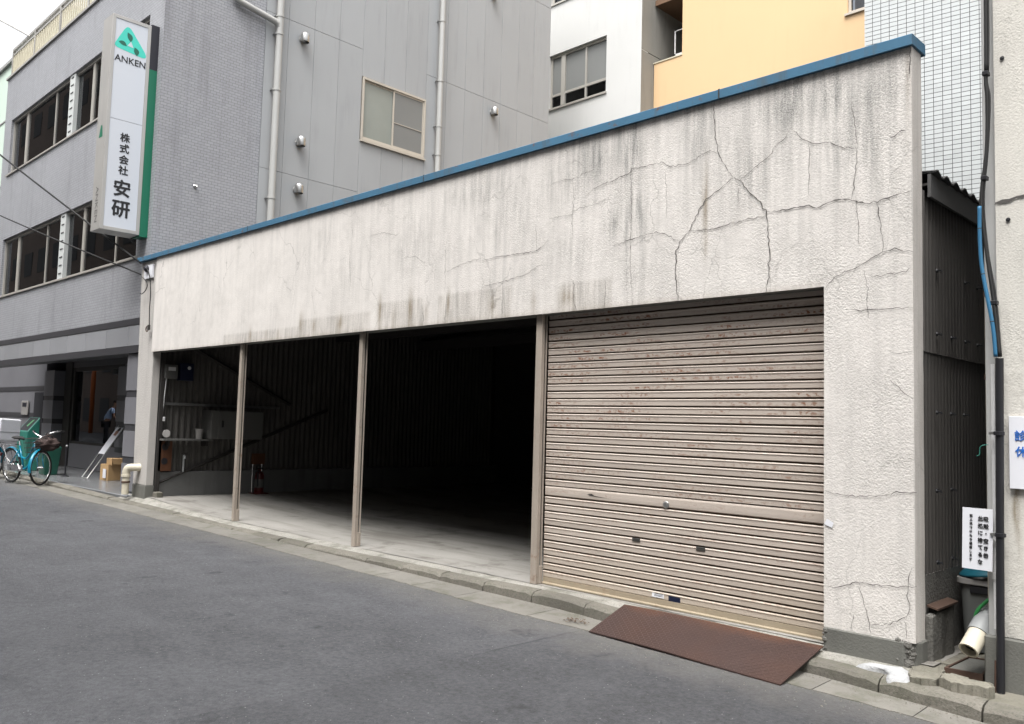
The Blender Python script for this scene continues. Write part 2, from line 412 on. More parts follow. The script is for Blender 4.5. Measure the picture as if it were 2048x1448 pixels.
MAT['grit'] = M('street_grit', (0.2, 0.185, 0.16), 0.9, 0.4, 9, 0.2)
MAT['litter'] = M('leaf_litter', (0.09, 0.055, 0.035), 0.85, 0.4, 20, 0.2)
MAT['skin'] = M('skin', (0.3, 0.17, 0.12), 0.6, 0.05)
MAT['shirt'] = M('light_blue_cloth', (0.42, 0.55, 0.8), 0.85, 0.06, 6, 0.03)
MAT['cloth_dark'] = M('dark_cloth', (0.02, 0.02, 0.025), 0.9, 0.1)
MAT['hair'] = M('dark_hair', (0.012, 0.01, 0.009), 0.6, 0.1)
MAT['white_plastic'] = M('white_plastic', (0.6, 0.6, 0.6), 0.5, 0.05)
MAT['brick_opp'] = M('brown_brick_opposite', (0.13, 0.1, 0.085), 0.85, 0.2, 0.8, 0.1, 30)

# ------------------------------------------------------------------ mesh and object helpers
LOC = {}
class MB:
    def __init__(s):
        s.v, s.f = [], []
    def add(s, vs, fs):
        k = len(s.v)
        s.v += [tuple(map(float, p)) for p in vs]
        s.f += [tuple(i + k for i in f) for f in fs]
        return s
    def box(s, x0, x1, y0, y1, z0, z1):
        vs = [(x, y, z) for z in (z0, z1) for y in (y0, y1) for x in (x0, x1)]
        return s.add(vs, [(0, 2, 3, 1), (4, 5, 7, 6), (0, 1, 5, 4), (2, 6, 7, 3), (0, 4, 6, 2), (1, 3, 7, 5)])
    def obox(s, c, ax, ay, az):
        c, ax, ay, az = map(Vector, (c, ax, ay, az))
        vs = [c + i * ax + j * ay + k * az for k in (-1, 1) for j in (-1, 1) for i in (-1, 1)]
        return s.add(vs, [(0, 2, 3, 1), (4, 5, 7, 6), (0, 1, 5, 4), (2, 6, 7, 3), (0, 4, 6, 2), (1, 3, 7, 5)])
    def tube(s, path, r, seg=8, cap=True):
        P = [Vector(p) for p in path]
        n = len(P)
        rs = r if isinstance(r, (list, tuple)) else [r] * n
        rings, up = [], None
        for i, p in enumerate(P):
            t = (P[min(i + 1, n - 1)] - P[max(i - 1, 0)])
            t = t.normalized() if t.length > 1e-9 else Vector((0, 0, 1))
            if up is None:
                up = Vector((0, 0, 1)) if abs(t.z) < 0.9 else Vector((1, 0, 0))
            a = (up - t * up.dot(t)).normalized()
            up = a
            b = t.cross(a)
            rings.append([p + rs[i] * (math.cos(2 * math.pi * k / seg) * a + math.sin(2 * math.pi * k / seg) * b) for k in range(seg)])
        vs = [q for R_ in rings for q in R_]
        fs = [(i * seg + k, i * seg + (k + 1) % seg, (i + 1) * seg + (k + 1) % seg, (i + 1) * seg + k) for i in range(n - 1) for k in range(seg)]
        if cap:
            fs += [tuple(range(seg))[::-1], tuple((n - 1) * seg + k for k in range(seg))]
        return s.add(vs, fs)
    def lathe(s, prof, c, axis=(0, 0, 1), seg=16):
        ax = Vector(axis).normalized()
        a = ax.orthogonal().normalized(); b = ax.cross(a)
        c = Vector(c)
        vs = [c + ax * h + r * (math.cos(2 * math.pi * k / seg) * a + math.sin(2 * math.pi * k / seg) * b) for r, h in prof for k in range(seg)]
        n = len(prof)
        fs = [(i * seg + k, i * seg + (k + 1) % seg, (i + 1) * seg + (k + 1) % seg, (i + 1) * seg + k) for i in range(n - 1) for k in range(seg)]
        return s.add(vs, fs)
    def prism(s, poly, z0, z1):
        """horizontal polygon extruded upwards; z1 may be a list"""
        n = len(poly)
        zt = z1 if isinstance(z1, (list, tuple)) else [z1] * n
        vs = [(x, y, z0) for x, y in poly] + [(p[0], p[1], zt[i]) for i, p in enumerate(poly)]
        fs = [tuple(range(n))[::-1], tuple(range(n, 2 * n))] + [(i, (i + 1) % n, n + (i + 1) % n, n + i) for i in range(n)]
        return s.add(vs, fs)
    def extrude_x(s, prof, x0, x1, caps=True):
        """(y, z) profile, closed, swept along x"""
        n = len(prof)
        vs = [(x0, y, z) for y, z in prof] + [(x1, y, z) for y, z in prof]
        fs = [(i, (i + 1) % n, n + (i + 1) % n, n + i) for i in range(n)]
        if caps:
            fs += [tuple(range(n))[::-1], tuple(range(n, 2 * n))]
        return s.add(vs, fs)
    def mesh(s, name, off=(0, 0, 0)):
        me = bpy.data.meshes.new(name)
        o = Vector(off)
        me.from_pydata([tuple(Vector(p) - o) for p in s.v], [], s.f)
        me.update()
        bm = bmesh.new(); bm.from_mesh(me)
        bmesh.ops.recalc_face_normals(bm, faces=bm.faces)
        bm.to_mesh(me); bm.free()
        return me
    def build(s, name, mat, parent=None, smooth=False, bevel=0.0, seg=1):
        off = LOC.get(parent.name, Vector()) if parent else Vector()
        me = s.mesh(name, off)
        return link(name, me, mat, parent, (0, 0, 0), smooth, bevel, seg)

def link(name, me, mat, parent=None, loc=(0, 0, 0), smooth=False, bevel=0.0, seg=1):
    if mat is not None and not me.materials:
        me.materials.append(MAT[mat] if isinstance(mat, str) else mat)
    o = bpy.data.objects.new(name, me)
    COL.objects.link(o)
    o.location = loc
    if parent:
        o.parent = parent
        LOC[o.name] = LOC.get(parent.name, Vector()) + Vector(loc)
    else:
        LOC[o.name] = Vector(loc)
    if smooth:
        me.shade_smooth()
        if smooth == 'auto':
            me.set_sharp_from_angle(angle=math.radians(38))
    if bevel:
        b = o.modifiers.new('bevel', 'BEVEL')
        b.width, b.segments = bevel, seg
        b.limit_method = 'ANGLE'
        b.angle_limit = math.radians(40)
    return o

def place(name, me, parent, loc):
    """shared mesh as a child at a world position"""
    o = bpy.data.objects.new(name, me)
    COL.objects.link(o)
    o.parent = parent
    o.location = Vector(loc) - LOC.get(parent.name, Vector())
    LOC[o.name] = Vector(loc)
    return o

def thing(name, label, cat, loc=(0, 0, 0), group=None):
    o = bpy.data.objects.new(name, None)
    o.empty_display_size = 0.2
    COL.objects.link(o)
    o.location = loc
    LOC[o.name] = Vector(loc)
    return tag(o, label, cat, group)

def tag(o, label, cat, group=None):
    o['label'], o['category'] = label, cat
    if group:
        o['group'] = group
    return o

def struct(o):
    o['kind'] = 'structure'
    return o

def text(name, body, size, mat, parent, org, ux, uy, bold=0.0, sx=1.0, depth=0.001):
    """flat lettering centred on org, ux / uy its right and up directions"""
    c = bpy.data.curves.new(name, 'FONT')
    c.body = body
    c.size = size
    c.extrude = depth
    c.resolution_u = 3
    c.align_x = 'CENTER'
    t = bpy.data.objects.new(name, c)
    COL.objects.link(t)
    bpy.context.view_layer.update()
    me = bpy.data.meshes.new_from_object(t)
    bpy.data.objects.remove(t, do_unlink=True)
    n = len(me.vertices)
    co = np.empty(n * 3); me.vertices.foreach_get('co', co); co = co.reshape(-1, 3)
    mid = (co.min(0) + co.max(0)) / 2
    co = co - mid
    ux, uy = np.array(ux, float), np.array(uy, float)
    uz = np.cross(ux, uy)
    w = np.array(org, float) + co[:, :1] * sx * ux + co[:, 1:2] * uy + co[:, 2:3] * uz
    w -= np.array(LOC.get(parent.name, Vector()))
    me.vertices.foreach_set('co', w.ravel()); me.update()
    if bold:
        pv = [tuple(p) for p in w]; pf = [tuple(p.vertices) for p in me.polygons]
        av, af = [], []
        for k, (da, db) in enumerate(((0, 0), (1, 0), (-1, 0), (0, 1), (0, -1))):
            d = da * bold * ux + db * bold * uy + uz * 0.0004 * k
            af += [tuple(i + len(av) for i in f) for f in pf]
            av += [tuple(np.array(p) + d) for p in pv]
        me = bpy.data.meshes.new(name); me.from_pydata(av, [], af); me.update()
    me.materials.clear()
    return link(name, me, mat, parent)

def interp(x, xs, ys):
    return float(np.interp(x, xs, ys))

# ================================================================== SETTING
def road_z(x):
    return -0.0115 * x
# road: one sheet to the horizon in both directions of the street
mb = MB()
xs = [-160, -60, -40, -30] + list(np.linspace(-26, 4, 61)) + [10, 30, 90]
ys = [-80, -30, -12, -8] + list(np.linspace(-7, -0.5, 27))
for x in xs:
    for y in ys:
        crown = 0.03 * max(0, 1 - abs((y + 3.6) / 3.2))
        mb.v.append((x, y, road_z(max(min(x, 12), -40)) + crown))
nY = len(ys)
for i in range(len(xs) - 1):
    for j in range(nY - 1):
        a = i * nY + j
        mb.f.append((a, a + nY, a + nY + 1, a + 1))
struct(mb.build('road', 'asphalt', smooth=True))
# ground under the buildings
mb = MB()
mb.add([(-160, -0.5, -0.35), (90, -0.5, -0.35), (90, 160, -0.35), (-160, 160, -0.35)], [(0, 1, 2, 3)])
struct(mb.build('ground', 'plinth'))

KX = [-40, -24, -17, -14.6, -12.6, -10.3, -8.4, -6.5, -5.4, -4.8, -4.1, -2.5, -2.0, -1.3, 0, 6]
KY = [-0.3, -0.3, -0.27, -0.22, -0.2, -0.21, -0.21, -0.2, -0.19, -0.18, -0.22, -0.245, -0.3, -0.385, -0.42, -0.42]
KZ = [0.56, 0.37, 0.265, 0.215, 0.172, 0.145, 0.147, 0.15, 0.16, 0.165, 0.148, 0.122, 0.118, 0.115, 0.105, 0.05]
def kerb_y(x): return interp(x, KX, KY)
def kerb_z(x): return interp(x, KX, KZ)
# kerb stones
kerb = MB().box(-26, 3, -0.1, 0.02, -0.4, -0.35).build('kerb', 'kerb')
struct(kerb)
x = -25.5
joints = []
while x < 2.4:
    L = 0.6 if x > -15 else 0.9
    joints.append((x, x + L)); x += L
random.seed(3)
for a, b in joints:
    if a < -1.95 < b:
        pass
    g = 0.004 + random.random() * 0.004
    dz = random.uniform(-0.006, 0.006); dy = random.uniform(-0.008, 0.008)
    vs, fs = [], []
    NS = 9
    for i in range(NS):
        xx = a + g + (b - a - 2 * g) * i / (NS - 1)
        yf, zt = kerb_y(xx) + dy, kerb_z(xx) + dz
        ch = random.uniform(0.0, 0.012) + (0.012 if i in (0, NS - 1) else 0)
        zr = road_z(xx) - 0.12
        vs += [(xx, yf - 0.016, zr), (xx, yf - 0.006 + random.uniform(-.003, .003), zt - 0.02 - ch), (xx, yf + 0.012 + ch * .6, zt - 0.003 - ch * .3), (xx, yf + 0.07, zt), (xx, yf + 0.13, zt + 0.002), (xx, yf + 0.13, zr)]
    for i in range(NS - 1):
        for k in range(6):
            fs.append((i * 6 + k, i * 6 + (k + 1) % 6, (i + 1) * 6 + (k + 1) % 6, (i + 1) * 6 + k))
    fs += [tuple(range(6))[::-1], tuple((NS - 1) * 6 + k for k in range(6))]
    MB().add(vs, fs).build('kerb_stone', 'kerb', kerb, smooth='auto')
# gutter slabs between kerb and asphalt
gutter = MB().box(-26, 3, -0.45, -0.3, -0.45, -0.4).build('gutter', 'gutter')
struct(gutter)
random.seed(5)
x = -25.5
while x < 2.4:
    L = random.choice([0.6, 0.6, 0.9, 1.2])
    a, b = x + 0.004, x + L - 0.004
    vs, fs = [], []
    NS = 7
    w0 = random.uniform(-0.02, 0.02)
    for i in range(NS):
        xx = a + (b - a) * i / (NS - 1)
        yo = interp(xx, [-25, -17, -13, -10, -7, -5, -4, -2, 0, 3], [-.6, -.56, -.56, -.55, -.56, -.55, -.53, -.56, -.66, -.7]) + w0 + random.uniform(-.012, .012)
        zr = road_z(xx)
        vs += [(xx, yo, zr - 0.1), (xx, yo, zr + 0.006), (xx, kerb_y(xx) - 0.012, zr + 0.012), (xx, kerb_y(xx) - 0.012, zr - 0.1)]
    for i in range(NS - 1):
        for k in range(4):
            fs.append((i * 4 + k, i * 4 + (k + 1) % 4, (i + 1) * 4 + (k + 1) % 4, (i + 1) * 4 + k))
    fs += [(3, 2, 1, 0), tuple((NS - 1) * 4 + k for k in range(4))]
    MB().add(vs, fs).build('gutter_slab', 'gutter', gutter)
    x += L

# garage floor and the aggregate apron in front of it
def floor_z(x): return interp(x, [-14, -13.6, -12.5, -11.2, -9], [0.275, 0.27, 0.215, 0.178, 0.168])
mb = MB()
xs = list(np.linspace(-14.2, -1.9, 60)); ys = [0.07, 0.3, 0.8, 1.5, 3, 5, 8]
for x in xs:
    for y in ys:
        mb.v.append((x, y, floor_z(x) + 0.008 * math.sin(x * 1.7 + y * 2.1) * (1 if y > 0.3 else 0.3)))
for i in range(len(xs) - 1):
    for j in range(len(ys) - 1):
        a = i * len(ys) + j
        mb.f.append((a, a + len(ys), a + len(ys) + 1, a + 1))
struct(mb.build('garage_floor', 'floor', smooth=True))
mb = MB()
xs = list(np.linspace(-14.6, -2.0, 85))
NR = 7
for x in xs:
    y0, y1 = kerb_y(x) + 0.115, 0.075
    for k in range(NR):
        t = k / (NR - 1)
        z = (kerb_z(x) - 0.004) * (1 - t) + (floor_z(x) - 0.004) * t + random.uniform(-.003, .003)
        if -13.6 < x < -11.4 and 2 <= k <= 4:
            z += 0.012
        mb.v.append((x, y0 * (1 - t) + y1 * t, z))
for i in range(len(xs) - 1):
    for j in range(NR - 1):
        a = i * NR + j
        mb.f.append((a, a + NR, a + NR + 1, a + 1))
struct(mb.build('apron', 'apron'))
# alley ground behind the broken slabs
mb = MB()
xs = list(np.linspace(-2.0, 3, 26)); ysn = 8
for x in xs:
    for k in range(ysn):
        t = k / (ysn - 1)
        y = (kerb_y(x) + 0.12) * (1 - t) + 4.0 * t * t
        mb.v.append((x, y, kerb_z(x) - 0.012 + 0.03 * min(1, t * 2) + random.uniform(-.006, .006)))
for i in range(len(xs) - 1):
    for j in range(ysn - 1):
        a = i * ysn + j
        mb.f.append((a, a + ysn, a + ysn + 1, a + 1))
struct(mb.build('alley_ground', 'slab'))

# ================================================================== GARAGE
G = thing('garage_building', 'low whitish stucco garage with blue coping, open bays and a roller shutter', 'garage', (-8.2, 0.1, 0.17))
XL, XR, ZT, ZLINT, XPL, XPR = -14.5, -1.982, 4.17, 2.62, -13.85, -2.576
# facade front as a fine sheet that carries the wear maps
def axis(breaks, step):
    out = []
    for a, b in zip(breaks[:-1], breaks[1:]):
        n = max(1, int(round((b - a) / step)))
        out += list(np.linspace(a, b, n, endpoint=False))
    return np.array(out + [breaks[-1]])
fx = axis([XPL, XPR, XR], 0.025)
fz = axis([0.3, ZLINT, ZT], 0.04)
PATCH = [(-11.4, -9.4, 2.76), (-9.38, -7.9, 2.83), (-7.72, -6.95, 2.9), (-6.72, -5.65, 2.92), (-5.03, -4.43, 2.86)]
GR = [(-4.65, 3.95, .22, .26, .8), (-4.27, 3.95, .13, .3, .9), (-4.22, 3.35, .13, .22, 1.0), (-4.45, 3.32, .08, .15, .7), (-4.2, 2.88, .14, .22, .5),
      (-2.8, 4.0, .15, .18, 1.0), (-2.55, 3.95, .18, .18, .8), (-3.05, 3.97, .1, .16, .7), (-2.2, 3.92, .18, .2, .6), (-3.58, 3.88, .14, .2, .6),
      (-5.8, 3.5, .4, .35, .35), (-2.35, 3.6, .25, .3, .5), (-3.1, 3.55, .2, .3, .45), (-5.1, 3.75, .35, .25, .45), (-7.0, 3.5, .5, .4, .3), (-6.2, 3.9, .6, .15, .4),
      (-9.0, 3.8, .6, .2, .25), (-2.2, 3.2, .3, .5, .25), (-5.6, 2.95, .3, .2, .3), (-4.9, 3.15, .25, .2, .3), (-8.3, 3.3, .5, .4, .2)]
STN = [(-3.535, 3.35, .022, .28, .9), (-3.53, 3.05, .02, .12, .6), (-10.63, 2.72, .035, .09, .8), (-9.35, 2.8, .05, .12, .7), (-9.05, 2.74, .04, .09, .6), (-8.5, 2.74, .06, .1, .8),
       (-7.72, 2.83, .035, .16, 1.0), (-7.45, 2.75, .03, .1, .5), (-7.17, 2.82, .035, .17, 1.0), (-6.55, 2.82, .03, .13, .6), (-5.9, 2.75, .05, .08, .5), (-4.95, 2.75, .1, .07, .6), (-5.35, 2.74, .03, .1, .5),
       (-10.2, 2.7, .03, .06, .5), (-9.9, 2.7, .03, .07, .4), (-6.9, 2.75, .03, .1, .5), (-2.0, 3.95, .02, .3, .4)]
verts, idx = [], {}
def fv(i, j):
    if (i, j) not in idx:
        idx[i, j] = len(verts); verts.append((fx[i], fz[j]))
    return idx[i, j]
faces = []
for i in range(len(fx) - 1):
    for j in range(len(fz) - 1):
        cx, cz = (fx[i] + fx[i + 1]) / 2, (fz[j] + fz[j + 1]) / 2
        if cz > ZLINT or cx > XPR:
            faces.append((fv(i, j), fv(i + 1, j), fv(i + 1, j + 1), fv(i, j + 1)))
V = np.array(verts)
gr = np.zeros(len(V)); st = np.zeros(len(V))
for (a, b, wa, wb, k) in GR:
    gr = np.maximum(gr, k * np.exp(-(((V[:, 0] - a) / wa) ** 2 + ((V[:, 1] - b) / wb) ** 2)))
gr += 0.32 * np.clip((V[:, 0] + 9) / 7, 0, 1) * np.clip((V[:, 1] - 2.9) / 1.3, 0, 1)
gr += 0.14 + 0.25 * np.exp(-((V[:, 1] - ZT) / 0.08) ** 2)
for (a, b, wa, wb, k) in STN:
    st = np.maximum(st, k * np.exp(-(((V[:, 0] - a) / wa) ** 2 + ((V[:, 1] - b) / wb) ** 2)))
st += 0.35 * np.exp(-((V[:, 1] - ZLINT) / 0.03) ** 2) * (V[:, 0] < XPR)
for (a, b, zt_) in PATCH:
    k_ = (V[:, 0] > a) & (V[:, 0] < b) & (V[:, 1] < zt_)
    gr[k_] += .4; st[k_] += .16
ro = np.interp(V[:, 0], [-13, -9.5, -6.5, -4], [0.35, 0.45, 0.75, 1.0])
mb = MB()
jit = rng.normal(0, 0.0008, len(V))
inner = (V[:, 0] > XPL + .01) & (V[:, 0] < XR - .01)
mb.v = [(V[i, 0], float(jit[i]) if inner[i] else 0.0, V[i, 1]) for i in range(len(V))]
mb.f = faces
facade = mb.build('stucco_facade', 'stucco', G, smooth=True)
def rims(o, g=0.3, s=0.0, r=1.0):
    n = len(o.data.vertices)
    for nm, v in (('grime', g), ('stain', s), ('rough', r)):
        at = o.data.attributes.new(nm, 'FLOAT', 'POINT')
        at.data.foreach_set('value', np.broadcast_to(np.asarray(v, dtype=np.float32), (n,)).astype(np.float32).copy())
rims(facade, gr.clip(0, 1.2), st.clip(0, 1.2), ro)
# the rest of that wall: end return, soffit, back
mb = MB()
nz = 40
zz = np.linspace(0.3, ZT, nz)
for k, z in enumerate(zz):
    mb.v += [(XR, 0, z), (XR + 0.0, 0.175 + random.uniform(-.004, .004), z)]
mb.f = [(2 * k, 2 * k + 1, 2 * k + 3, 2 * k + 2) for k in range(nz - 1)]
o = mb.build('stucco_return', 'stucco', G)
rims(o, 0.15, 0.2, 0.6)
mb = MB()
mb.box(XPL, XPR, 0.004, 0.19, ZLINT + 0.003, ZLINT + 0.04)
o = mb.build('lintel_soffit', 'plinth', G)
mb = MB()
mb.box(XPL, XPR, 0.02, 0.17, ZLINT + 0.045, ZT - 0.002).box(XPR + 0.002, XR - 0.003, 0.02, 0.17, 0.31, ZT - 0.004)
o = mb.build('wall_core', 'conc_in', G)
o = MB().box(XPR, XPR + 0.018, 0.001, 0.2, 0.3, ZLINT + 0.002).build('stucco_reveal', 'stucco', G)
rims(o, 0.3, 0.2, 0.8)
# left pillar: grey stucco, slightly behind the facade face
mb = MB()
mb.add([(-14.36, 0.03, 0.46), (XPL + .001, 0.03, 0.46), (XPL + .001, 0.03, ZT - .004), (-14.52, 0.03, ZT - .004),
        (-14.36, 0.14, 0.46), (XPL + .001, 0.16, 0.46), (XPL + .001, 0.16, ZT - .004), (-14.52, 0.14, ZT - .004)],
       [(0, 1, 2, 3), (1, 5, 6, 2), (4, 7, 6, 5), (0, 3, 7, 4), (2, 6, 7, 3), (0, 4, 5, 1)])
mb.build('pillar', 'stucco_grey', G, bevel=0.01, seg=2)
mb = MB().box(-14.36, XPL + .006, 0.02, 0.17, 0.18, 0.459)
mb.build('pillar_plinth', 'plinth', G, bevel=0.012, seg=2)
# rim of the facade where it stops in front of the pillar
MB().box(XPL - 0.004, XPL - 0.0005, 0.0, 0.03, ZLINT, ZT - .004).build('facade_edge', 'stucco_grey', G)

# right plinth with broken corners
def jag(pts, amp):
    return [(p[0] + random.uniform(-amp, amp), p[1] + random.uniform(-amp, amp)) for p in pts]
mb = MB()
prof_top = [(-2.575, -0.012), (-2.42, -0.012), (-2.25, -0.012), (-2.13, -0.012), (-2.06, -0.012), (-2.02, 0.008), (-1.985, 0.03), (-1.97, 0.09), (-1.968, 0.2), (-2.575, 0.2)]
mb.prism(prof_top, 0.09, 0.3)
o = mb.build('plinth', 'plinth', G, bevel=0.008)
# spalled corner showing rough concrete
random.seed(21)
mb = MB()
for k in range(30):
    t = k / 29
    cx = -2.06 + random.uniform(-.035, .05); cy = 0.016 + random.uniform(-.006, .01) + max(0, cx + 2.03) * .5; cz = 0.1 + 0.2 * t
    r = random.uniform(.02, .034)
    mb.lathe([(0.001, -r), (r * .8, -r * .45), (r, r * .15), (r * .6, r * .8), (0.001, r)], (cx, cy, cz), (random.uniform(-.4, .4), random.uniform(-.4, .4), 1), 6)
o = mb.build('spalled_corner', 'broken', G); o['kind'] = 'stuff'
mb = MB()
for k in range(12):
    cx = -2.57 + random.uniform(-.006, .02); cz = 0.12 + 0.18 * random.random(); r = random.uniform(.01, .02)
    mb.lathe([(0.001, -r), (r, -r * .3), (r * .8, r * .6), (0.001, r)], (cx, -0.004, cz), (0, 0, 1), 6)
o = mb.build('spalled_edge', 'broken', G); o['kind'] = 'stuff'

# blue coping in four lengths
for a, b in ((-14.56, -10.795), (-10.785, -6.985), (-6.975, -3.408), (-3.396, -1.966)):
    mb = MB()
    prof = [(-0.036, 4.168), (-0.038, 4.236), (-0.032, 4.241), (0.21, 4.246), (0.214, 4.168), (0.206, 4.168), (0.2, 4.173), (-0.028, 4.173), (-0.03, 4.168)]
    mb.extrude_x(prof, a, b)
    mb.build('coping', 'blue', G)
for xj in (-10.79, -6.98, -3.402):
    MB().box(xj - 0.007, xj + 0.007, -0.0375, 0.2, 4.17, 4.2425).build('coping_joint', 'dark_metal', G)

# cracks in the render: thin dark ribbons following each break
def crack_ribbon(w, pts, seed):
    rr = random.Random(seed)
    P = [Vector((x, z)) for x, z in pts]
    Q = []
    for a, b in zip(P[:-1], P[1:]):
        n = max(2, int((b - a).length / 0.022))
        d = (b - a); nn = Vector((-d.y, d.x)).normalized() if d.length else Vector((0, 1))
        for k in range(n):
            Q.append(a + d * (k / n) + nn * rr.gauss(0, 0.0042))
    Q.append(P[-1])
    vs, fs = [], []
    n = len(Q)
    for i, q in enumerate(Q):
        t = Q[min(i + 1, n - 1)] - Q[max(i - 1, 0)]
        nn = Vector((-t.y, t.x)).normalized()
        taper = min(1, 0.35 + 4 * min(i, n - 1 - i) / n)
        hw = 0.00085 * w * taper * rr.uniform(0.35, 1.6) + 0.0004
        vs += [(q.x + nn.x * hw, -0.0065, q.y + nn.y * hw), (q.x - nn.x * hw, -0.0065, q.y - nn.y * hw)]
    fs = [(2 * i, 2 * i + 1, 2 * i + 3, 2 * i + 2) for i in range(n - 1)]
    MB().add(vs, fs).build('crack', 'crack', G)
CRACKS = [(3,[(-3.288,3.527),(-3.424,3.443),(-3.522,3.4),(-3.588,3.322),(-3.638,3.225),(-3.68,3.164),(-3.757,3.092),(-3.791,3.028),(-3.797,2.87),(-3.782,2.704),(-3.767,2.612)]),
(2,[(-3.465,4.194),(-3.455,4.012),(-3.445,3.875),(-3.419,3.736),(-3.353,3.62),(-3.288,3.527)]),
(3,[(-3.288,3.527),(-3.224,3.487),(-3.146,3.387),(-3.061,3.301),(-3.016,3.231),(-3.0,3.131),(-2.992,3.004),(-2.98,2.878),(-2.99,2.727),(-3.012,2.616)]),
(3,[(-3.016,3.214),(-2.84,3.206),(-2.685,3.216),(-2.63,3.189),(-2.549,3.209),(-2.47,3.223),(-2.379,3.201),(-2.258,3.159),(-2.178,3.167),(-2.045,3.188),(-1.981,3.199)]),
(2.5,[(-3.68,3.172),(-3.586,3.158),(-3.502,3.154),(-3.356,3.162),(-3.183,3.186),(-3.016,3.189)]),
(2,[(-4.431,3.152),(-4.254,3.174),(-4.121,3.195),(-3.991,3.2),(-3.9,3.18),(-3.81,3.114),(-3.757,3.104)]),
(2,[(-4.753,3.634),(-4.628,3.695),(-4.464,3.715),(-4.267,3.751),(-4.248,3.78),(-3.947,3.776),(-3.855,3.726),(-3.697,3.718),(-3.594,3.75),(-3.494,3.782),(-3.427,3.745)]),
(2,[(-3.232,3.495),(-3.17,3.534),(-3.063,3.592),(-2.988,3.633),(-2.959,3.683),(-2.871,3.748),(-2.835,3.796)]),
(2,[(-2.799,3.774),(-2.742,3.706),(-2.659,3.66),(-2.536,3.633),(-2.469,3.592),(-2.339,3.552)]),
(1.2,[(-2.686,3.666),(-2.683,3.475),(-2.686,3.286)]),
(1.5,[(-2.339,3.552),(-2.346,3.409),(-2.366,3.309),(-2.379,3.207)]),
(2,[(-2.209,3.159),(-2.191,3.048),(-2.173,2.92),(-2.173,2.813)]),
(2.2,[(-2.562,2.618),(-2.496,2.677),(-2.379,2.722),(-2.278,2.756),(-2.179,2.807),(-2.095,2.828),(-2.036,2.802),(-1.977,2.79)]),
(2,[(-2.38,2.441),(-2.267,2.432),(-2.157,2.433),(-1.98,2.425)]),
(1.5,[(-4.258,3.781),(-4.244,3.586),(-4.244,3.395),(-4.238,3.298),(-4.254,3.174),(-4.241,3.014),(-4.233,2.808),(-4.213,2.618)]),
(1.2,[(-4.899,3.821),(-4.882,3.63),(-4.899,3.463),(-4.883,3.292)]),
(1.5,[(-5.169,3.496),(-4.9,3.489),(-4.879,3.528),(-4.583,3.547),(-4.481,3.571)]),
(1.2,[(-5.18,3.812),(-5.044,3.83),(-4.888,3.819),(-4.653,3.858)]),
(1.2,[(-2.353,3.203),(-2.334,3.07),(-2.328,2.89)]),
(1.2,[(-2.291,2.706),(-2.272,2.603),(-2.279,2.49),(-2.269,2.376)]),
(1.4,[(-2.254,2.658),(-2.096,2.66),(-1.978,2.685)]),
(1.4,[(-3.247,3.44),(-3.238,3.324)]),
(1.8,[(-4.871,2.895),(-4.857,2.785),(-4.859,2.702),(-4.813,2.607)]),
(3,[(-1.992,4.14),(-1.987,4.068),(-1.993,3.981)]),
(3,[(-2.121,3.582),(-2.067,3.595),(-2.019,3.603)]),
(1.0,[(-3.909,3.714),(-3.897,3.526),(-3.888,3.308)]),
(1.0,[(-4.504,2.85),(-4.508,2.609)]),
(1.0,[(-2.378,3.863),(-2.352,3.698),(-2.339,3.552)]),
(1.6,[(-6.581,3.152),(-6.383,3.203),(-6.06,3.237)]),
(2,[(-6.059,3.207),(-5.917,3.22),(-5.67,3.219),(-5.33,3.216),(-5.163,3.297)]),
(1.6,[(-6.047,2.946),(-5.714,2.972),(-5.451,3.012),(-5.25,3.084)]),
(1,[(-9.126,3.174),(-9.064,2.969),(-9.035,2.892)]),
(1.4,[(-6.968,2.85),(-6.932,2.677),(-6.954,2.599)]),
(1.4,[(-6.568,2.901),(-6.577,2.757),(-6.584,2.598)]),
(1.4,[(-5.757,2.821),(-5.753,2.604)]),
(1,[(-8.347,3.677),(-8.33,3.435),(-8.289,3.158)]),
(1,[(-6.614,3.492),(-6.601,2.925)]),
(1,[(-5.339,3.472),(-5.317,3.205)]),
(1,[(-9.167,2.851),(-9.133,2.604)]),
(1.2,[(-8.327,3.962),(-8.291,3.741)]),
(1.2,[(-7.953,3.718),(-7.688,3.716),(-7.429,3.657)]),
(1.2,[(-7.306,3.385),(-7.099,3.382),(-6.96,3.29)]),
(1.5,[(-2.13,2.146),(-2.067,2.132),(-1.984,2.145)]),
(1.2,[(-2.131,1.955),(-2.058,1.9),(-1.986,1.835)]),
(2,[(-2.134,1.214),(-2.092,1.239),(-2.008,1.236),(-1.967,1.244)]),
(2,[(-2.572,0.57),(-2.502,0.567),(-2.354,0.623),(-2.244,0.628),(-2.137,0.635),(-2.043,0.645),(-1.971,0.66)]),
(1.8,[(-2.001,0.769),(-2.017,0.683),(-2.028,0.618),(-2.013,0.537),(-2.018,0.484),(-2.075,0.432),(-2.138,0.399),(-2.267,0.365)]),
(1.4,[(-2.044,0.427),(-2.034,0.387),(-2.035,0.324)]),
(2,[(-2.567,1.215),(-2.502,1.197),(-2.353,1.186),(-2.22,1.202),(-2.134,1.214)]),
(1.6,[(-2.339,0.602),(-2.302,0.499),(-2.277,0.4),(-2.256,0.316)]),
(1.2,[(-2.366,0.415),(-2.388,0.317)])]
for k, (w, pts) in enumerate(CRACKS):
    crack_ribbon(w, pts, k)

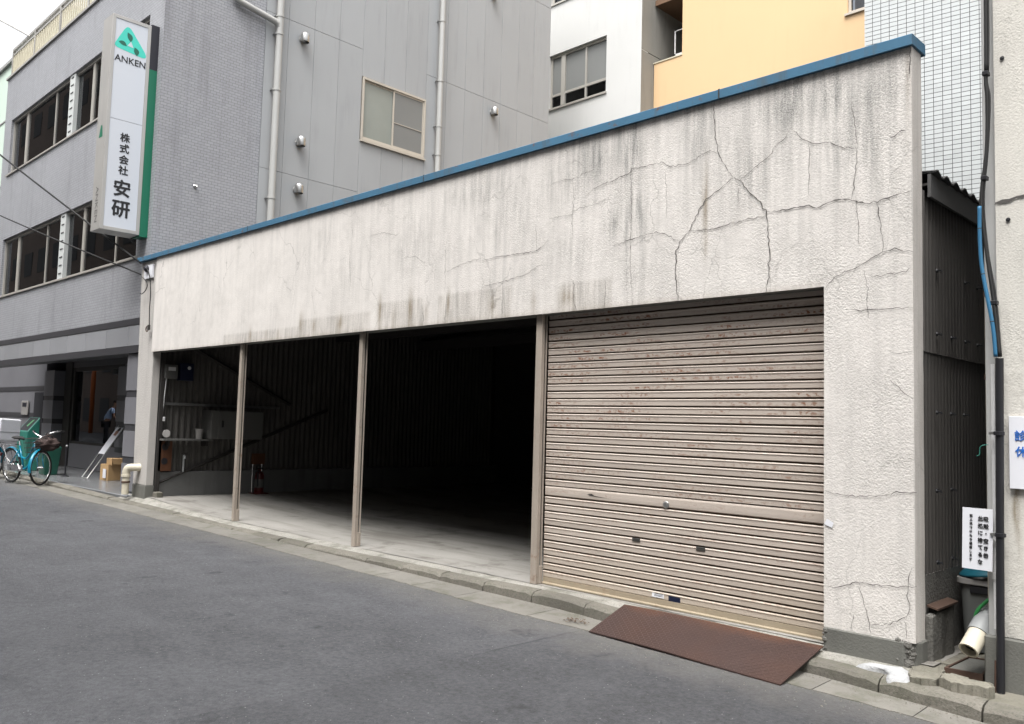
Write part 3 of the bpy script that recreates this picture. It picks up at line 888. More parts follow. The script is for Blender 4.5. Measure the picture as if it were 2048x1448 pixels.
# intermediate posts: folded steel with a dark guide channel on the shutter side
for px_, wd in ((-10.975, 0.062), (-8.135, 0.064), (-5.325, 0.075)):
    zf = floor_z(px_)
    mb = MB()
    mb.box(px_ - wd / 2, px_ + wd / 2, 0.06, 0.085, zf, ZLINT + 0.02)
    mb.box(px_ - wd / 2, px_ - wd / 2 + 0.02, 0.0855, 0.14, zf, ZLINT + 0.02)
    mb.box(px_ + wd / 2 - 0.02, px_ + wd / 2 - 0.001, 0.0855, 0.105, zf, ZLINT + 0.02)
    mb.box(px_ + wd / 2 - 0.02, px_ + wd / 2 - 0.001, 0.125, 0.14, zf, ZLINT + 0.02)
    p = mb.build('post', 'post', G, bevel=0.003)
    MB().box(px_ - wd / 2 + 0.021, px_ + wd / 2 - 0.024, 0.106, 0.124, zf, ZLINT + 0.02).build('guide_channel', 'dark_metal', p)
    MB().box(px_ + wd / 2 - 0.015, px_ + wd / 2 + 0.01, 0.1, 0.14, zf, zf + 0.16).build('foot_bracket', 'post', p, bevel=0.004)
MB().box(XPL + .002, XPL + 0.035, 0.175, 0.24, 0.27, ZLINT).build('guide_rail', 'timber', G)

# roller shutter
sh = MB().box(-5.3, -2.578, 0.168, 0.176, 0.24, ZLINT + 0.02).build('roller_shutter', 'groove', G)
PITCH = 0.0665
Z0 = 0.235
prof = [(0.166, 0.001), (0.15, 0.001), (0.1475, 0.004), (0.147, 0.02), (0.1465, 0.036), (0.144, 0.042), (0.142, 0.0465), (0.145, 0.0515), (0.153, 0.0545), (0.166, 0.0545)]
me_slat = MB().extrude_x([(y, z) for y, z in prof], -2.695 / 2, 2.695 / 2).mesh('slat')
me_slat.materials.append(MAT['shutter'])
prof_w = [(0.166, 0.0), (0.1515, 0.002), (0.1475, 0.008), (0.146, 0.03), (0.146, 0.07), (0.149, 0.08), (0.156, 0.0845), (0.166, 0.0845)]
z = Z0
k = 0
rs_ = random.Random(4)
while z < ZLINT:
    wide = abs(z + 0.03 - 1.02) < 0.035
    if wide:
        me = MB().extrude_x(prof_w, -2.695 / 2, 2.695 / 2).mesh('lock_slat')
        me.materials.append(MAT['shutter'])
        s_ = place('lock_slat', me, sh, (-3.93, 0, z))
        z += 0.0915
    else:
        s_ = place('slat', me_slat, sh, (-3.93, rs_.uniform(-.0012, .0012), z + rs_.uniform(-.001, .001)))
        s_.rotation_euler = (0, rs_.gauss(0, .0005), 0)
        z += PITCH
    k += 1
MB().extrude_x([(0.172, 0.165), (0.135, 0.165), (0.125, 0.172), (0.125, 0.182), (0.142, 0.19), (0.142, 0.232), (0.172, 0.232)], -5.275, -2.58).build('bottom_rail', 'shutter_rail', sh)
MB().lathe([(0.001, 0.0), (0.028, 0.0), (0.03, 0.006), (0.022, 0.012), (0.001, 0.013)], (-3.955, 0.147, 0.99), (0, -1, 0), 14).build('lock', 'steel', sh, smooth='auto')
for hx in (-4.246, -3.63):
    h = MB().box(hx - .04, hx + .04, 0.14, 0.15, 0.662, 0.692).build('handle', 'dark_metal', sh, bevel=0.003)
MB().box(-4.08, -3.965, 0.1435, 0.147, 0.243, 0.285).build('label_plate', 'paper', sh)
MB().box(-3.92, -3.81, 0.1435, 0.147, 0.232, 0.274).build('blue_label_plate', 'blue_box', sh)
random.seed(8)
for zz_ in (0.253, 0.262, 0.272):
    MB().box(-4.055, -3.975, 0.1428, 0.1436, zz_, zz_ + 0.003).build('print_line', 'ink', sh)
MB().add([(-4.78, 0.1445, 1.012), (-4.73, 0.1445, 1.02), (-4.7, 0.1445, 1.005), (-4.55, 0.1445, 0.992), (-4.75, 0.1445, 1.0)], [(0, 1, 2, 3, 4)]).build('paint_scuff', 'dark_metal', sh)
MB().add([(-2.57, -0.008, 0.985), (-2.515, -0.008, 0.965), (-2.505, -0.008, 1.0), (-2.55, -0.008, 1.025)], [(0, 1, 2, 3)]).build('tape_scrap', 'paper', G)

# sides, back and roof
def corrugated(axis_, fixed, a0, a1, z0, z1, pitch, amp, name, mat, parent, step=6):
    n = int((a1 - a0) / pitch * step)
    mb = MB()
    for i in range(n + 1):
        a = a0 + (a1 - a0) * i / n
        ph = (a / pitch) % 1
        w = amp * math.tanh(2.2 * math.cos(2 * math.pi * ph))
        p = (fixed + w, a) if axis_ == 'y' else (a, fixed + w)
        mb.v += [(p[0], p[1], z0), (p[0], p[1], z1)]
    mb.f = [(2 * i, 2 * i + 2, 2 * i + 3, 2 * i + 1) for i in range(n)]
    return mb.build(name, mat, parent)
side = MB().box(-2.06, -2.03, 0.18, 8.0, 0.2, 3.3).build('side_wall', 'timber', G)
for y0 in np.arange(0.18, 7.9, 0.78):
    corrugated('y', -1.985, y0, y0 + 0.8, 2.16, 3.24, 0.066, 0.011, 'corrugated_sheet', 'corr_side', side)
    corrugated('y', -1.998, y0, y0 + 0.8, 0.7, 2.2, 0.066, 0.011, 'corrugated_sheet', 'corr_side', side)
me_bolt = MB().tube([(0, 0, 0), (0.03, 0, 0), (0.034, 0.0, -0.012)], 0.006, 6).lathe([(0.001, 0.012), (0.014, 0.01), (0.016, 0.0)], (0, 0, 0), (1, 0, 0), 8).mesh('hook_bolt')
me_bolt.materials.append(MAT['black'])
for zb, ys_ in ((2.73, (0.42, 1.02, 1.31)), (2.295, (0.41, 0.71, 1.01, 1.3)), (1.762, (0.396, 0.68, 0.967)), (1.24, (0.38, 0.68)), (0.77, (0.384, 0.68))):
    for yb in ys_:
        place('hook_bolt', me_bolt, side, (-1.975, yb, zb))
MB().box(-2.02, -1.99, 0.18, 8, 0.15, 0.7).build('side_base', 'broken', G)
# low broken curb beside the garage
mb = MB()
random.seed(9)
cp = [(-1.985, 0.17), (-1.94, 0.175), (-1.925, 0.3), (-1.935, 0.42), (-1.925, 0.52), (-1.94, 0.6), (-1.985, .62)]
mb.prism(cp, 0.1, [0.46, 0.45, 0.475, 0.47, 0.48, 0.49, 0.49])
mb.build('side_curb', 'broken', G, bevel=0.01)
mb = MB().obox((-1.95, 0.41, 0.5), (0.034, 0, -0.008), (0, 0.2, 0.0), (0, 0, 0.006))
mb.build('rusty_sheet', 'rust_sheet', G)
MB().box(-1.984, -1.955, 0.25, .6, 0.42, 0.49).build('sheet_support', 'timber', G)
# corrugated roof falling to both sides; sheets run from ridge to eave
def roof_sheet(x0, z0, x1, z1, ya, yb):
    pitch, amp = 0.19, 0.017
    n = int((yb - ya) / pitch * 8)
    mb = MB()
    for i in range(n + 1):
        y = ya + (yb - ya) * i / n
        w = amp * math.sin(2 * math.pi * y / pitch)
        mb.v += [(x0, y, z0 + w), (x1, y, z1 + w), (x0, y, z0 + w - 0.01), (x1, y, z1 + w - 0.01)]
    for i in range(n):
        a = 4 * i
        mb.f += [(a, a + 1, a + 5, a + 4), (a + 2, a + 6, a + 7, a + 3), (a + 1, a + 3, a + 7, a + 5), (a, a + 4, a + 6, a + 2)]
    return mb
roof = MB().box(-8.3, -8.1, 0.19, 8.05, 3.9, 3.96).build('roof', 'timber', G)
for y0 in np.arange(0.19, 7.9, 0.95):
    roof_sheet(-8.2, 3.95, -1.9, 3.36, y0, y0 + 0.955).build('roof_sheet', 'roof_sheet', roof, smooth='auto')
    roof_sheet(-8.2, 3.95, -14.3, 3.36, y0, y0 + 0.955).build('roof_sheet', 'roof_sheet', roof, smooth='auto')
MB().box(-1.952, -1.93, 0.19, 8.0, 3.19, 3.345).build('eave_board', 'fascia', roof)
MB().box(-2.03, -1.953, 0.19, 8.0, 3.27, 3.285).build('eave_soffit', 'timber', roof)
for yb in (1.6, 3.6, 5.6):
    MB().box(-14.2, -2.06, yb - .05, yb + .05, 3.1, 3.28).build('roof_beam', 'timber', roof)
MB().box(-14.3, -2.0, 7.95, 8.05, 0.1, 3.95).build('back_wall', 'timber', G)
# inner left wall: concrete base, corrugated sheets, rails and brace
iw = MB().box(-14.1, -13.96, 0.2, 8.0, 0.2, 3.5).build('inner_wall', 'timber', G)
MB().box(-13.96, -13.86, 0.245, 7.95, 0.2, 0.675).build('concrete_base', 'conc_in', iw, bevel=0.01)
for y0 in np.arange(0.24, 7.8, 0.84):
    corrugated('y', -13.93, y0, y0 + 0.86, 0.66, 3.4, 0.105, 0.02, 'corrugated_sheet', 'corr_in', iw)
MB().box(-13.915, -13.88, 0.2, 2.4, 1.765, 1.81).build('rail', 'conc_in', iw)
MB().box(-13.9, -13.84, 0.18, 0.24, 0.3, 2.6).build('corner_post', 'conc_in', iw)
for a, b in (((-13.87, 0.2, 0.48), (-13.87, 3.4, 1.78)), ((-13.87, 0.5, 2.85), (-13.87, 2.6, 1.85))):
    MB().tube([a, b], 0.03, 4).build('brace', 'timber', iw)

# ================================================================== LEFT OFFICE BUILDING
B = thing('office_building', 'grey mosaic tiled office building with ribbon windows and a panelled side wall', 'building', (-19, 0.6, 0.25))
YF = 0.15
W3, W2 = (7.4, 8.78), (4.36, 5.77)
mb = MB()
T = 0.28
mb.box(-24.0, -14.5, YF, YF + T, W3[1], 9.95)
mb.box(-24.0, -14.5, YF, YF + T, W2[1], W3[0])
mb.box(-24.0, -14.5, YF, YF + T, 3.262, W2[0])
for w in (W3, W2):
    mb.box(-24.0, -23.42, YF, YF + T, w[0], w[1])
    mb.box(-15.13, -14.5, YF, YF + T, w[0], w[1])
mb.box(-14.52, -14.5, YF + T, 2.066, 3.0, 9.95)
mb.box(-24.0, -23.9, YF + T, 1.44, 3.0, 9.95)
wall = mb.build('tiled_wall', 'tile', B)
MB().box(-24.05, -14.45, YF - 0.04, 2.1, 9.951, 10.0).build('roof_edge', 'rail_top', B)
# rooms behind the glass
for zl, zh in ((W3[0] - .4, W3[1] + .3), (W2[0] - .4, W2[1] + .3)):
    m = MB()
    m.box(-23.88, -14.54, 1.95, 2.0, zl, zh).box(-23.88, -14.54, YF + T + .01, 1.94, zl - .05, zl).box(-23.88, -14.54, YF + T + .01, 1.94, zh, zh + .05)
    m.build('room', 'room', B)
panes = [(-23.40, -22.44), (-22.3, -20.36), (-20.32, -19.3), (-18.98, -18.1), (-17.98, -16.34), (-16.30, -15.15)]
for fl, (zl, zh) in enumerate((W3, W2)):
    fr = MB()
    fr.box(-23.42, -15.13, YF + .06, YF + .13, zl, zl + .05).box(-23.42, -15.13, YF + .06, YF + .13, zh - .05, zh)
    fr.box(-23.42, -23.38, YF + .06, YF + .14, zl + .05, zh - .05).box(-15.17, -15.13, YF + .06, YF + .14, zl + .05, zh - .05)
    for a, b in ((-22.44, -22.3), (-18.1, -17.98)):
        fr.box(a, b, YF + .075, YF + .125, zl + .05, zh - .05)
    for a in (-20.34, -16.32):
        fr.box(a - .02, a + .02, YF + .08, YF + .122, zl + .05, zh - .05)
    w = fr.build('window', 'alu', B)
    MB().box(-23.5, -15.05, YF - .035, YF + .05, zl - .035, zl - .001).build('sill', 'alu', w)
    # white louvred strip
    st_ = MB().box(-19.3, -18.98, YF + .02, YF + .15, zl + .001, zh - .001).build('vent_strip', 'alu_white', w)
    for k in range(8):
        zc = zl + 0.12 + k * (zh - zl - .2) / 7
        MB().box(-19.22, -19.06, YF + .012, YF + .019, zc, zc + .025).build('slot', 'room', st_)
    for a, b in panes:
        MB().box(a, b, YF + .1, YF + .106, zl + .05, zh - .05).build('pane', 'glass', w)
    for (a, b, d) in ((-23.3, -22.9, .5), (-22.1, -21.5, .45), (-19.9, -19.45, .5), (-17.9, -17.5, .6), (-15.9, -15.2, .5)):
        MB().box(a, b, YF + d, YF + d + .02, zl - .2, zh + .2).build('curtain', 'curtain', w)
MB().box(-18.75, -18.45, YF + .112, YF + .115, 8.25, 8.38).build('notice', 'paper', B)
# roof railing
rl = MB().box(-24.0, -14.6, 0.2, 0.26, 10.72, 10.78).box(-24.0, -14.6, 0.21, 0.25, 10.6, 10.64).build('railing', 'rail_top', B)
me_sl = MB().box(-.022, .022, -.012, .012, 10.03, 10.6).mesh('baluster'); me_sl.materials.append(MAT['rail'])
for x in np.arange(-23.93, -14.7, 0.135):
    place('baluster', me_sl, rl, (x, 0.23, 0))
for x in (-23.97, -22.2, -20.4, -18.6, -16.8, -15.0):
    MB().box(x - .03, x + .03, 0.2, 0.26, 10.0, 10.72).build('post', 'rail_top', rl)
MB().box(-24.0, -14.6, 0.215, 0.245, 10.0, 10.03).build('bottom_rail', 'rail_top', rl)
# granite band above the entrance
MB().box(-24.0, -14.52, YF - .02, YF + T, 3.145, 3.26).build('dark_band', 'granite_dark', B)
MB().box(-24.0, -14.52, YF - .03, YF + T, 2.655, 2.78).build('dark_band', 'granite_dark', B)
MB().box(-24.0, -14.52, YF + .03, YF + T, 2.78, 3.145).build('band_backing', 'granite_dark', B)
xs = [-23.99, -23.6, -22.554, -21.5, -20.449, -19.385, -18.325, -17.296, -16.235, -15.199, -14.53]
for a, b in zip(xs[:-1], xs[1:]):
    MB().box(a + .006, b - .006, YF - .012, YF + .029, 2.786, 3.139).build('stone_panel', 'granite', B, bevel=0.003)
# recessed ground floor
MB().box(-24, -14.52, YF + T, 3.4, 2.86, 2.9).build('porch_ceiling', 'granite_dark', B)
def banded_column(x0, x1, y0, y1):
    c_ = MB().box(x0 + .012, x1 - .012, y0 + .012, y1, 0.27, 2.655).build('column', 'granite_dark', B)
    z_ = 0.29
    for hgt in (0.52, 0.5, 0.52, 0.6):
        MB().box(x0, x1, y0, y1 - .01, z_, z_ + hgt - .06 if z_ + hgt < 2.6 else 2.64).build('stone_panel', 'granite_wall', c_, bevel=0.003)
        z_ += hgt + .06
banded_column(-23.93, -23.2, 1.45, 1.74)
banded_column(-15.25, -14.6, YF + .02, .45)
banded_column(-19.45, -18.85, 1.6, 1.74)
MB().box(-23.19, -22.73, 1.7, 1.86, 0.27, 2.86).build('door_frame', 'dark_metal', B)
# shop window
sw = MB().box(-22.72, -14.9, 1.74, 1.86, 0.27, 0.84).build('shop_window', 'granite_wall', B)
MB().box(-22.72, -14.9, 1.73, 1.86, 2.72, 2.86).build('head', 'granite_dark', sw)
MB().box(-19.5, -14.9, 1.75, 1.86, 0.84, 2.72).build('side_panel', 'granite_wall', sw)
f_ = MB().box(-22.72, -22.6, 1.74, 1.84, 0.84, 2.72).box(-19.56, -19.5, 1.74, 1.84, 0.84, 2.72).box(-22.6, -19.56, 1.75, 1.83, 0.84, 0.9).box(-22.6, -19.56, 1.75, 1.83, 2.62, 2.72)
f_.build('frame', 'dark_metal', sw)
MB().box(-22.6, -19.56, 1.79, 1.8, 0.9, 2.62).build('pane', 'shop_glass', sw)
MB().box(-26, -19.3, 5.8, 5.9, 0.2, 2.86).box(-26, -25.9, 1.9, 5.8, .2, 2.86).box(-19.4, -19.3, 1.9, 5.8, .2, 2.86).build('shop_back', 'room_green', B)
MB().box(-26, -19.3, 1.87, 5.8, 0.22, 0.27).build('shop_floor', 'room', B)
MB().box(-26, -19.3, 1.87, 5.8, 2.86, 2.9).build('shop_ceiling', 'room', B)
# porch slab
po = MB()
po.box(-24.5, -14.38, -0.06, 3.3, 0.05, 0.262)
struct(po.build('porch_floor', 'porch', bevel=0.01))
# panelled rear block
MB().box(-20.0, -14.56, 2.07, 10.1, 0.1, 14.0).build('rear_block', 'joint', B)
J = [2.074, 2.56, 3.14, 3.725, 4.31, 4.875, 5.45, 6.035, 6.62, 7.195, 7.785, 8.35, 8.95, 9.5, 10.11]
WY0, WY1, WZ0, WZ1 = 4.33, 6.03, 7.44, 8.79
def panel(y0, y1, z0, z1):
    g = 0.0022
    MB().box(-14.559, -14.5, y0 + g, y1 - g, z0 + g, z1 - g).build('wall_panel', 'alc', B, bevel=0.004)
for y0, y1 in zip(J[:-1], J[1:]):
    ym = (y0 + y1) / 2
    if ym < 4.31:
        cuts = [3.3, 6.32, 9.37, 14.0]
    elif ym < 6.035:
        panel(y0, y1, 3.3, WZ0 - .01); panel(y0, y1, WZ1 + .01, 12.4); panel(y0, y1, 12.4, 14.0)
        continue
    else:
        cuts = [3.3, 6.32, 9.385, 12.45, 14.0]
    for a, b in zip(cuts[:-1], cuts[1:]):
        panel(y0, y1, a, b)
fr = MB()
fr.box(-14.56, -14.475, WY0, WY1, WZ0, WZ0 + .05).box(-14.56, -14.475, WY0, WY1, WZ1 - .05, WZ1)
fr.box(-14.56, -14.475, WY0, WY0 + .04, WZ0 + .05, WZ1 - .05).box(-14.56, -14.475, WY1 - .04, WY1, WZ0 + .05, WZ1 - .05)
sidew = fr.build('side_window', 'alu_beige', B, bevel=0.003)
for a, b, x_, m_ in ((WY0 + .04, 5.2, -14.535, 'frost'), (5.14, WY1 - .04, -14.51, 'frost2')):
    s_ = MB().box(x_ - .012, x_ + .012, a, a + .035, WZ0 + .05, WZ1 - .05).box(x_ - .012, x_ + .012, b - .035, b, WZ0 + .05, WZ1 - .05).box(x_ - .012, x_ + .012, a + .035, b - .035, WZ0 + .05, WZ0 + .09).box(x_ - .012, x_ + .012, a + .035, b - .035, WZ1 - .085, WZ1 - .05)
    s_ = s_.build('sash', 'alu_beige', sidew)
    MB().box(x_ - .004, x_ + .002, a + .036, b - .036, WZ0 + .091, WZ1 - .086).build('pane', m_, sidew)
MB().box(-14.505, -14.497, 5.18, WY1 - .08, 8.03, 8.045).build('sash_bar', 'alu_beige', sidew)
MB().box(-14.56, -14.45, WY0 - .02, WY1 + .02, WZ0 - .04, WZ0 - .001).build('sill', 'alu_beige', sidew)
# downpipes with brackets
def downpipe(path, r, brackets):
    p = MB().tube(path, r, 14).build('downpipe', 'pipe_grey', B, smooth='auto')
    for (y_, z_) in brackets:
        MB().lathe([(r + .002, -.02), (r + .01, -.018), (r + .01, .018), (r + .002, .02)], (-14.4, y_, z_), (0, 0, 1), 14).build('bracket', 'pipe_grey', p)
        MB().box(-14.5, -14.41, y_ - r - .025, y_ - r + .005, z_ - .012, z_ + .012).build('bracket_arm', 'steel', p)
downpipe([(-14.4, 2.31, 14), (-14.4, 2.31, 3.6)], .066, [(2.31, z_) for z_ in (5.75, 7.85, 8.95, 9.3, 9.75)])
el = [(-14.4, 1.38, 14), (-14.4, 1.38, 9.4)]
for k in range(1, 7):
    t = k / 6 * math.pi / 2 * .92
    el.append((-14.4, 1.38 + .12 * (1 - math.cos(t)), 9.4 - .12 * math.sin(t)))
el += [(-14.4, 2.2, 9.17), (-14.4, 2.27, 9.14), (-14.4, 2.31, 9.05)]
downpipe(el, .06, [(1.38, 9.6)])
downpipe([(-14.4, 6.36, 14), (-14.4, 6.36, 3.6)], .06, [(6.36, z_) for z_ in (7.6, 8.25, 9.3, 10.7)])
# stainless vent hoods
for y_, z_ in ((2.87, 9.09), (2.89, 7.01), (2.89, 6.07), (8.09, 9.12), (8.0, 12.0)):
    prof = [(0.082, -.1), (0.086, -.09), (0.086, .03)] + [(0.086 * math.cos(t), .03 + 0.075 * math.sin(t)) for t in np.linspace(.2, 1.52, 6)]
    v_ = MB().lathe(prof, (-14.405, y_, z_), (0, 0, 1), 18).build('vent_hood', 'steel', B, smooth='auto')
    MB().lathe([(0.001, -.06), (.08, -.06)], (-14.405, y_, z_), (0, 0, 1), 16).build('grille', 'dark_metal', v_)
    MB().lathe([(.07, 0), (.07, .1), (.085, .1), (.085, .104), (.001, .104)], (-14.395, y_, z_ - .02), (-1, 0, 0), 16).build('collar', 'steel', v_)
MB().tube([(-14.5, 0.86, 5.67), (-14.43, 0.86, 5.67), (-14.41, 0.86, 5.64)], .014, 8).lathe([(.03, 0), (.035, .01), (.01, .03)], (-14.5, .86, 5.67), (1, 0, 0), 10).build('cable_stud', 'steel', B)

# ------------------------------------------------------------------ projecting sign
S = thing('projecting_sign', 'tall white projecting company sign with green triangular logo on the office corner', 'sign', (-14.88, -0.3, 4.66))
SX, SY0, SY1, SZ0, SZ1 = -14.67, -0.64, 0.01, 4.66, 8.36
body = MB().box(-15.09, SX - .02, SY0, SY1, SZ0, SZ1).build('cabinet', 'sign_frame', S, bevel=0.004)
fr = MB()
fr.box(SX - .0195, SX, SY0, SY0 + .055, SZ0, SZ1).box(SX - .0195, SX, SY1 - .055, SY1, SZ0, SZ1).box(SX - .0195, SX, SY0 + .056, SY1 - .056, SZ0, SZ0 + .06).box(SX - .0195, SX, SY0 + .056, SY1 - .056, SZ1 - .06, SZ1)
fr.build('face_frame', 'sign_frame', S, bevel=0.003)
for a, b in ((SZ0 + .061, 6.562), (6.57, SZ1 - .061)):
    MB().box(SX - .019, SX - .008, SY0 + .057, SY1 - .057, a, b).build('face_panel', 'sign_white', S)
MB().box(SX - .3, SX - .002, SY1 + .001, YF - .001, SZ0 - .02, 7.59).build('green_strip', 'sign_green', S)
MB().box(SX - .3, SX - .002, SY1 + .001, YF - .001, 7.592, SZ1 + .03).build('dark_strip', 'sign_dark', S)
XT = SX - .006
ux, uy = (0, 1, 0), (0, 0, 1)
for ch, y_, z_, sz in (('株', -.318, 6.278, .165), ('式', -.318, 6.09, .165), ('会', -.318, 5.9, .165), ('社', -.318, 5.715, .165), ('安', -.318, 5.405, .3), ('研', -.318, 5.045, .31)):
    text('lettering', ch, sz, 'ink', S, (XT, y_, z_), ux, uy, bold=.028 * sz)
text('lettering', 'ANKEN', .155, 'ink', S, (XT, -.315, 7.622), ux, uy, bold=.002, sx=1.0)
text('lettering', 'ANKEN', .17, 'ink_faint', S, (-14.88, SY0 - .002, 5.1), (0, 0, -1), (1, 0, 0), sx=1.1)
MB().add([(-14.97, SY0 - .002, 6.25), (-14.8, SY0 - .002, 6.25), (-14.84, SY0 - .002, 6.45), (-14.9, SY0 - .002, 6.46)], [(0, 1, 2, 3)]).build('edge_emblem', 'sign_green', S)
def flat_yz(pts, x):
    return MB().add([(x, y, z) for y, z in pts], [tuple(range(len(pts)))])
def rounded(pts, r, n=6):
    out = []
    m = len(pts)
    for i in range(m):
        p0, p1, p2 = (Vector(pts[(i + k) % m]) for k in (-1, 0, 1))
        a = p1 + (p0 - p1).normalized() * min(r, .48 * (p0 - p1).length); b = p1 + (p2 - p1).normalized() * min(r, .48 * (p2 - p1).length)
        for k in range(n + 1):
            t = k / n
            out.append(tuple((1 - t) ** 2 * a + 2 * t * (1 - t) * p1 + t * t * b))
    return out
LY, LZ = -.325, 7.905
tri = rounded([(LY - .285, LZ - .1), (LY + .25, LZ - .17), (LY + .28, LZ - .1), (LY - .02, LZ + .3), (LY - .09, LZ + .29)], .09)
flat_yz(tri, XT).build('logo', 'logo', S)
flat_yz([(LY - .05, LZ - .03), (LY + .05, LZ - .04), (LY + .005, LZ + .06)], XT + .002).build('logo_centre', 'sign_white', S)
for (a, b, h) in (((-.06, .2), (.0, .05), .06), ((-.2, .0), (-.06, -.04), .05), ((.07, -.02), (.11, -.16), .06)):
    A, Bv = Vector(a), Vector(b); d = Bv - A; nn = Vector((-d.y, d.x)).normalized()
    pts = [A + d * t + nn * h * math.sin(math.pi * min(1, t * 1.0)) ** .8 for t in np.linspace(0, 1, 8)] + [A + d * t - nn * h * .45 * math.sin(math.pi * t) for t in np.linspace(.9, .1, 6)]
    flat_yz([(LY + p.x, LZ + p.y) for p in pts], XT + .002).build('logo_leaf', 'logo_dark', S)

# ================================================================== BUILDINGS BEHIND
Wb = thing('white_building', 'white rendered building with grey-framed window behind the blue coping', 'building', (-15, 14, 0))
mb = MB()
hx0, hx1 = -16.26, -14.15
mb.box(-22, hx0, 12, 12.3, 0, 16).box(hx1, -12.98, 12, 12.3, 0, 16)
mb.box(hx0, hx1, 12, 12.3, 0, 10.72).box(hx0, hx1, 12, 12.3, 12.32, 13.85).box(hx0, hx1, 12, 12.3, 15.4, 16)
mb.build('front_wall', 'white_wall', Wb)
MB().box(-13.3, -12.976, 12.001, 20, 0, 11.56).box(-13.3, -12.976, 12.001, 20, 11.58, 15.99).build('side_wall', 'conc_side', Wb)
for zl, zh in ((10.72, 12.32), (13.85, 15.4)):
    MB().box(hx0, hx1, 12.9, 12.95, zl - .2, zh + .2).build('room', 'room', Wb)
    f_ = MB().box(hx0, hx1, 12.08, 12.18, zl, zl + .07).box(hx0, hx1, 12.08, 12.18, zh - .07, zh).box(hx0, hx0 + .06, 12.09, 12.17, zl + .07, zh - .07).box(hx1 - .06, hx1, 12.09, 12.17, zl + .07, zh - .07)
    f_.box(-15.85, -15.7, 12.07, 12.175, zl + .07, zh - .07).box(-14.97, -14.91, 12.085, 12.172, zl + .07, zh - .07).box(hx0 + .06, -15.851, 12.085, 12.165, zl + .38, zl + .45).box(-15.699, -14.971, 12.085, 12.165, zl + .38, zl + .45).box(-14.909, hx1 - .06, 12.085, 12.165, zl + .38, zl + .45)
    w = f_.build('window', 'alu', Wb)
    MB().box(hx0 - .03, hx1 + .03, 11.96, 12.07, zl - .05, zl - .001).build('sill', 'alu', w)
    for a, b in ((hx0 + .06, -15.85), (-15.7, -14.97), (-14.91, hx1 - .06)):
        MB().box(a, b, 12.12, 12.125, zl + .07, zl + .38).build('pane', 'glass', w)
        MB().box(a, b, 12.12, 12.125, zl + .45, zh - .07).build('pane', 'frost2', w)

Y_ = thing('yellow_building', 'plain yellow rendered building with a corner balcony', 'building', (-9.5, 14, 0))
YY = 12.55
mb = MB()
mb.box(-12.08, -7.72, YY, YY + .2, 0, 15).box(-7.72, -3.0, YY, YY + .2, 0, 11.0).box(-7.72, -7.0, YY + .0, YY + .2, 12.6, 15).box(-7.0, -3.0, YY, YY + .2, 11.0, 15)
mb.box(-12.955, -12.08, YY, YY + .15, 0, 11.33)
mb.build('front_wall', 'yellow', Y_)
MB().box(-12.97, -12.07, YY - .02, YY + .17, 11.33, 11.36).build('balcony_coping', 'rail', Y_)
MB().box(-12.1, -12.0, YY + .2, YY + 1.6, 8, 15).build('balcony_side', 'conc_side', Y_)
MB().box(-12.955, -12.08, YY + .02, YY + 1.6, 12.95, 13.1).build('balcony_ceiling', 'brown', Y_)
MB().box(-12.955, -12.08, YY + .15, YY + 1.6, 10.2, 10.3).build('balcony_floor', 'conc_side', Y_)
MB().box(-12.97, -12.0, YY + 1.6, YY + 1.7, 10, 15).build('balcony_back', 'conc_side', Y_)
ac = MB().box(-12.5, -12.1, YY + .3, YY + .7, 11.2, 11.58).build('balcony_air_unit', 'white_plastic', Y_, bevel=.01)
MB().tube([(-12.5, YY + .3, 11.58), (-12.5, YY + .3, 12.2), (-12.12, YY + .3, 12.2)], .02, 6).tube([(-12.5, YY + .68, 11.58), (-12.5, YY + .68, 12.2), (-12.12, YY + .68, 12.2)], .02, 6).build('frame', 'white_plastic', ac)
yw = MB().box(-7.72, -7.66, YY + .04, YY + .14, 11.0, 12.6).box(-7.06, -7.0, YY + .04, YY + .14, 11.0, 12.6).box(-7.66, -7.06, YY + .04, YY + .14, 11.0, 11.06).box(-7.66, -7.06, YY + .04, YY + .14, 12.54, 12.6).build('window', 'alu_beige', Y_)
MB().box(-7.66, -7.06, YY + .09, YY + .095, 11.06, 12.54).build('pane', 'glass', yw)
MB().box(-7.78, -6.95, YY - .05, YY + .04, 10.95, 10.999).build('sill', 'alu_beige', yw)
MB().box(-7.7, -7.02, YY + .35, YY + .37, 10.9, 12.6).build('blind', 'paper', yw)

# white tiled building: tiles set in dark grout on a wall turned a little to the street
ang = math.radians(6.674)
Tb = thing('white_tiled_building', 'building faced with white glazed tiles and dark grout beyond the garage roof', 'building', (-4.7, 9.0, 0))
uu = Vector((math.cos(ang), math.sin(ang), 0)); nn_ = Vector((math.sin(ang), -math.cos(ang), 0))
P0 = Vector((-5.698, 8.5, 0))
c0 = P0 + uu * 1.6 - nn_ * 2.0
mb = MB().obox(c0 + Vector((0, 0, 6)), uu * 1.6, nn_ * 1.992, (0, 0, 6))
mb.build('grout_wall', 'grout', Tb)
TW, TH = 0.1345, 0.0759
me_tile = MB().box(-(TW - .009) / 2, (TW - .009) / 2, -.004, .006, -(TH - .009) / 2, (TH - .009) / 2)
mt = bpy.data.meshes.new('tile')
vs_ = [Vector(v) for v in me_tile.v]
mt.from_pydata([tuple(uu * v.x - nn_ * v.y + Vector((0, 0, v.z))) for v in vs_], [], me_tile.f)
mt.materials.append(MAT['tile_white'])
bm_ = bmesh.new(); bm_.from_mesh(mt); bmesh.ops.recalc_face_normals(bm_, faces=bm_.faces)
bm_.to_mesh(mt); bm_.free()
rest = MB()
cnt = 0
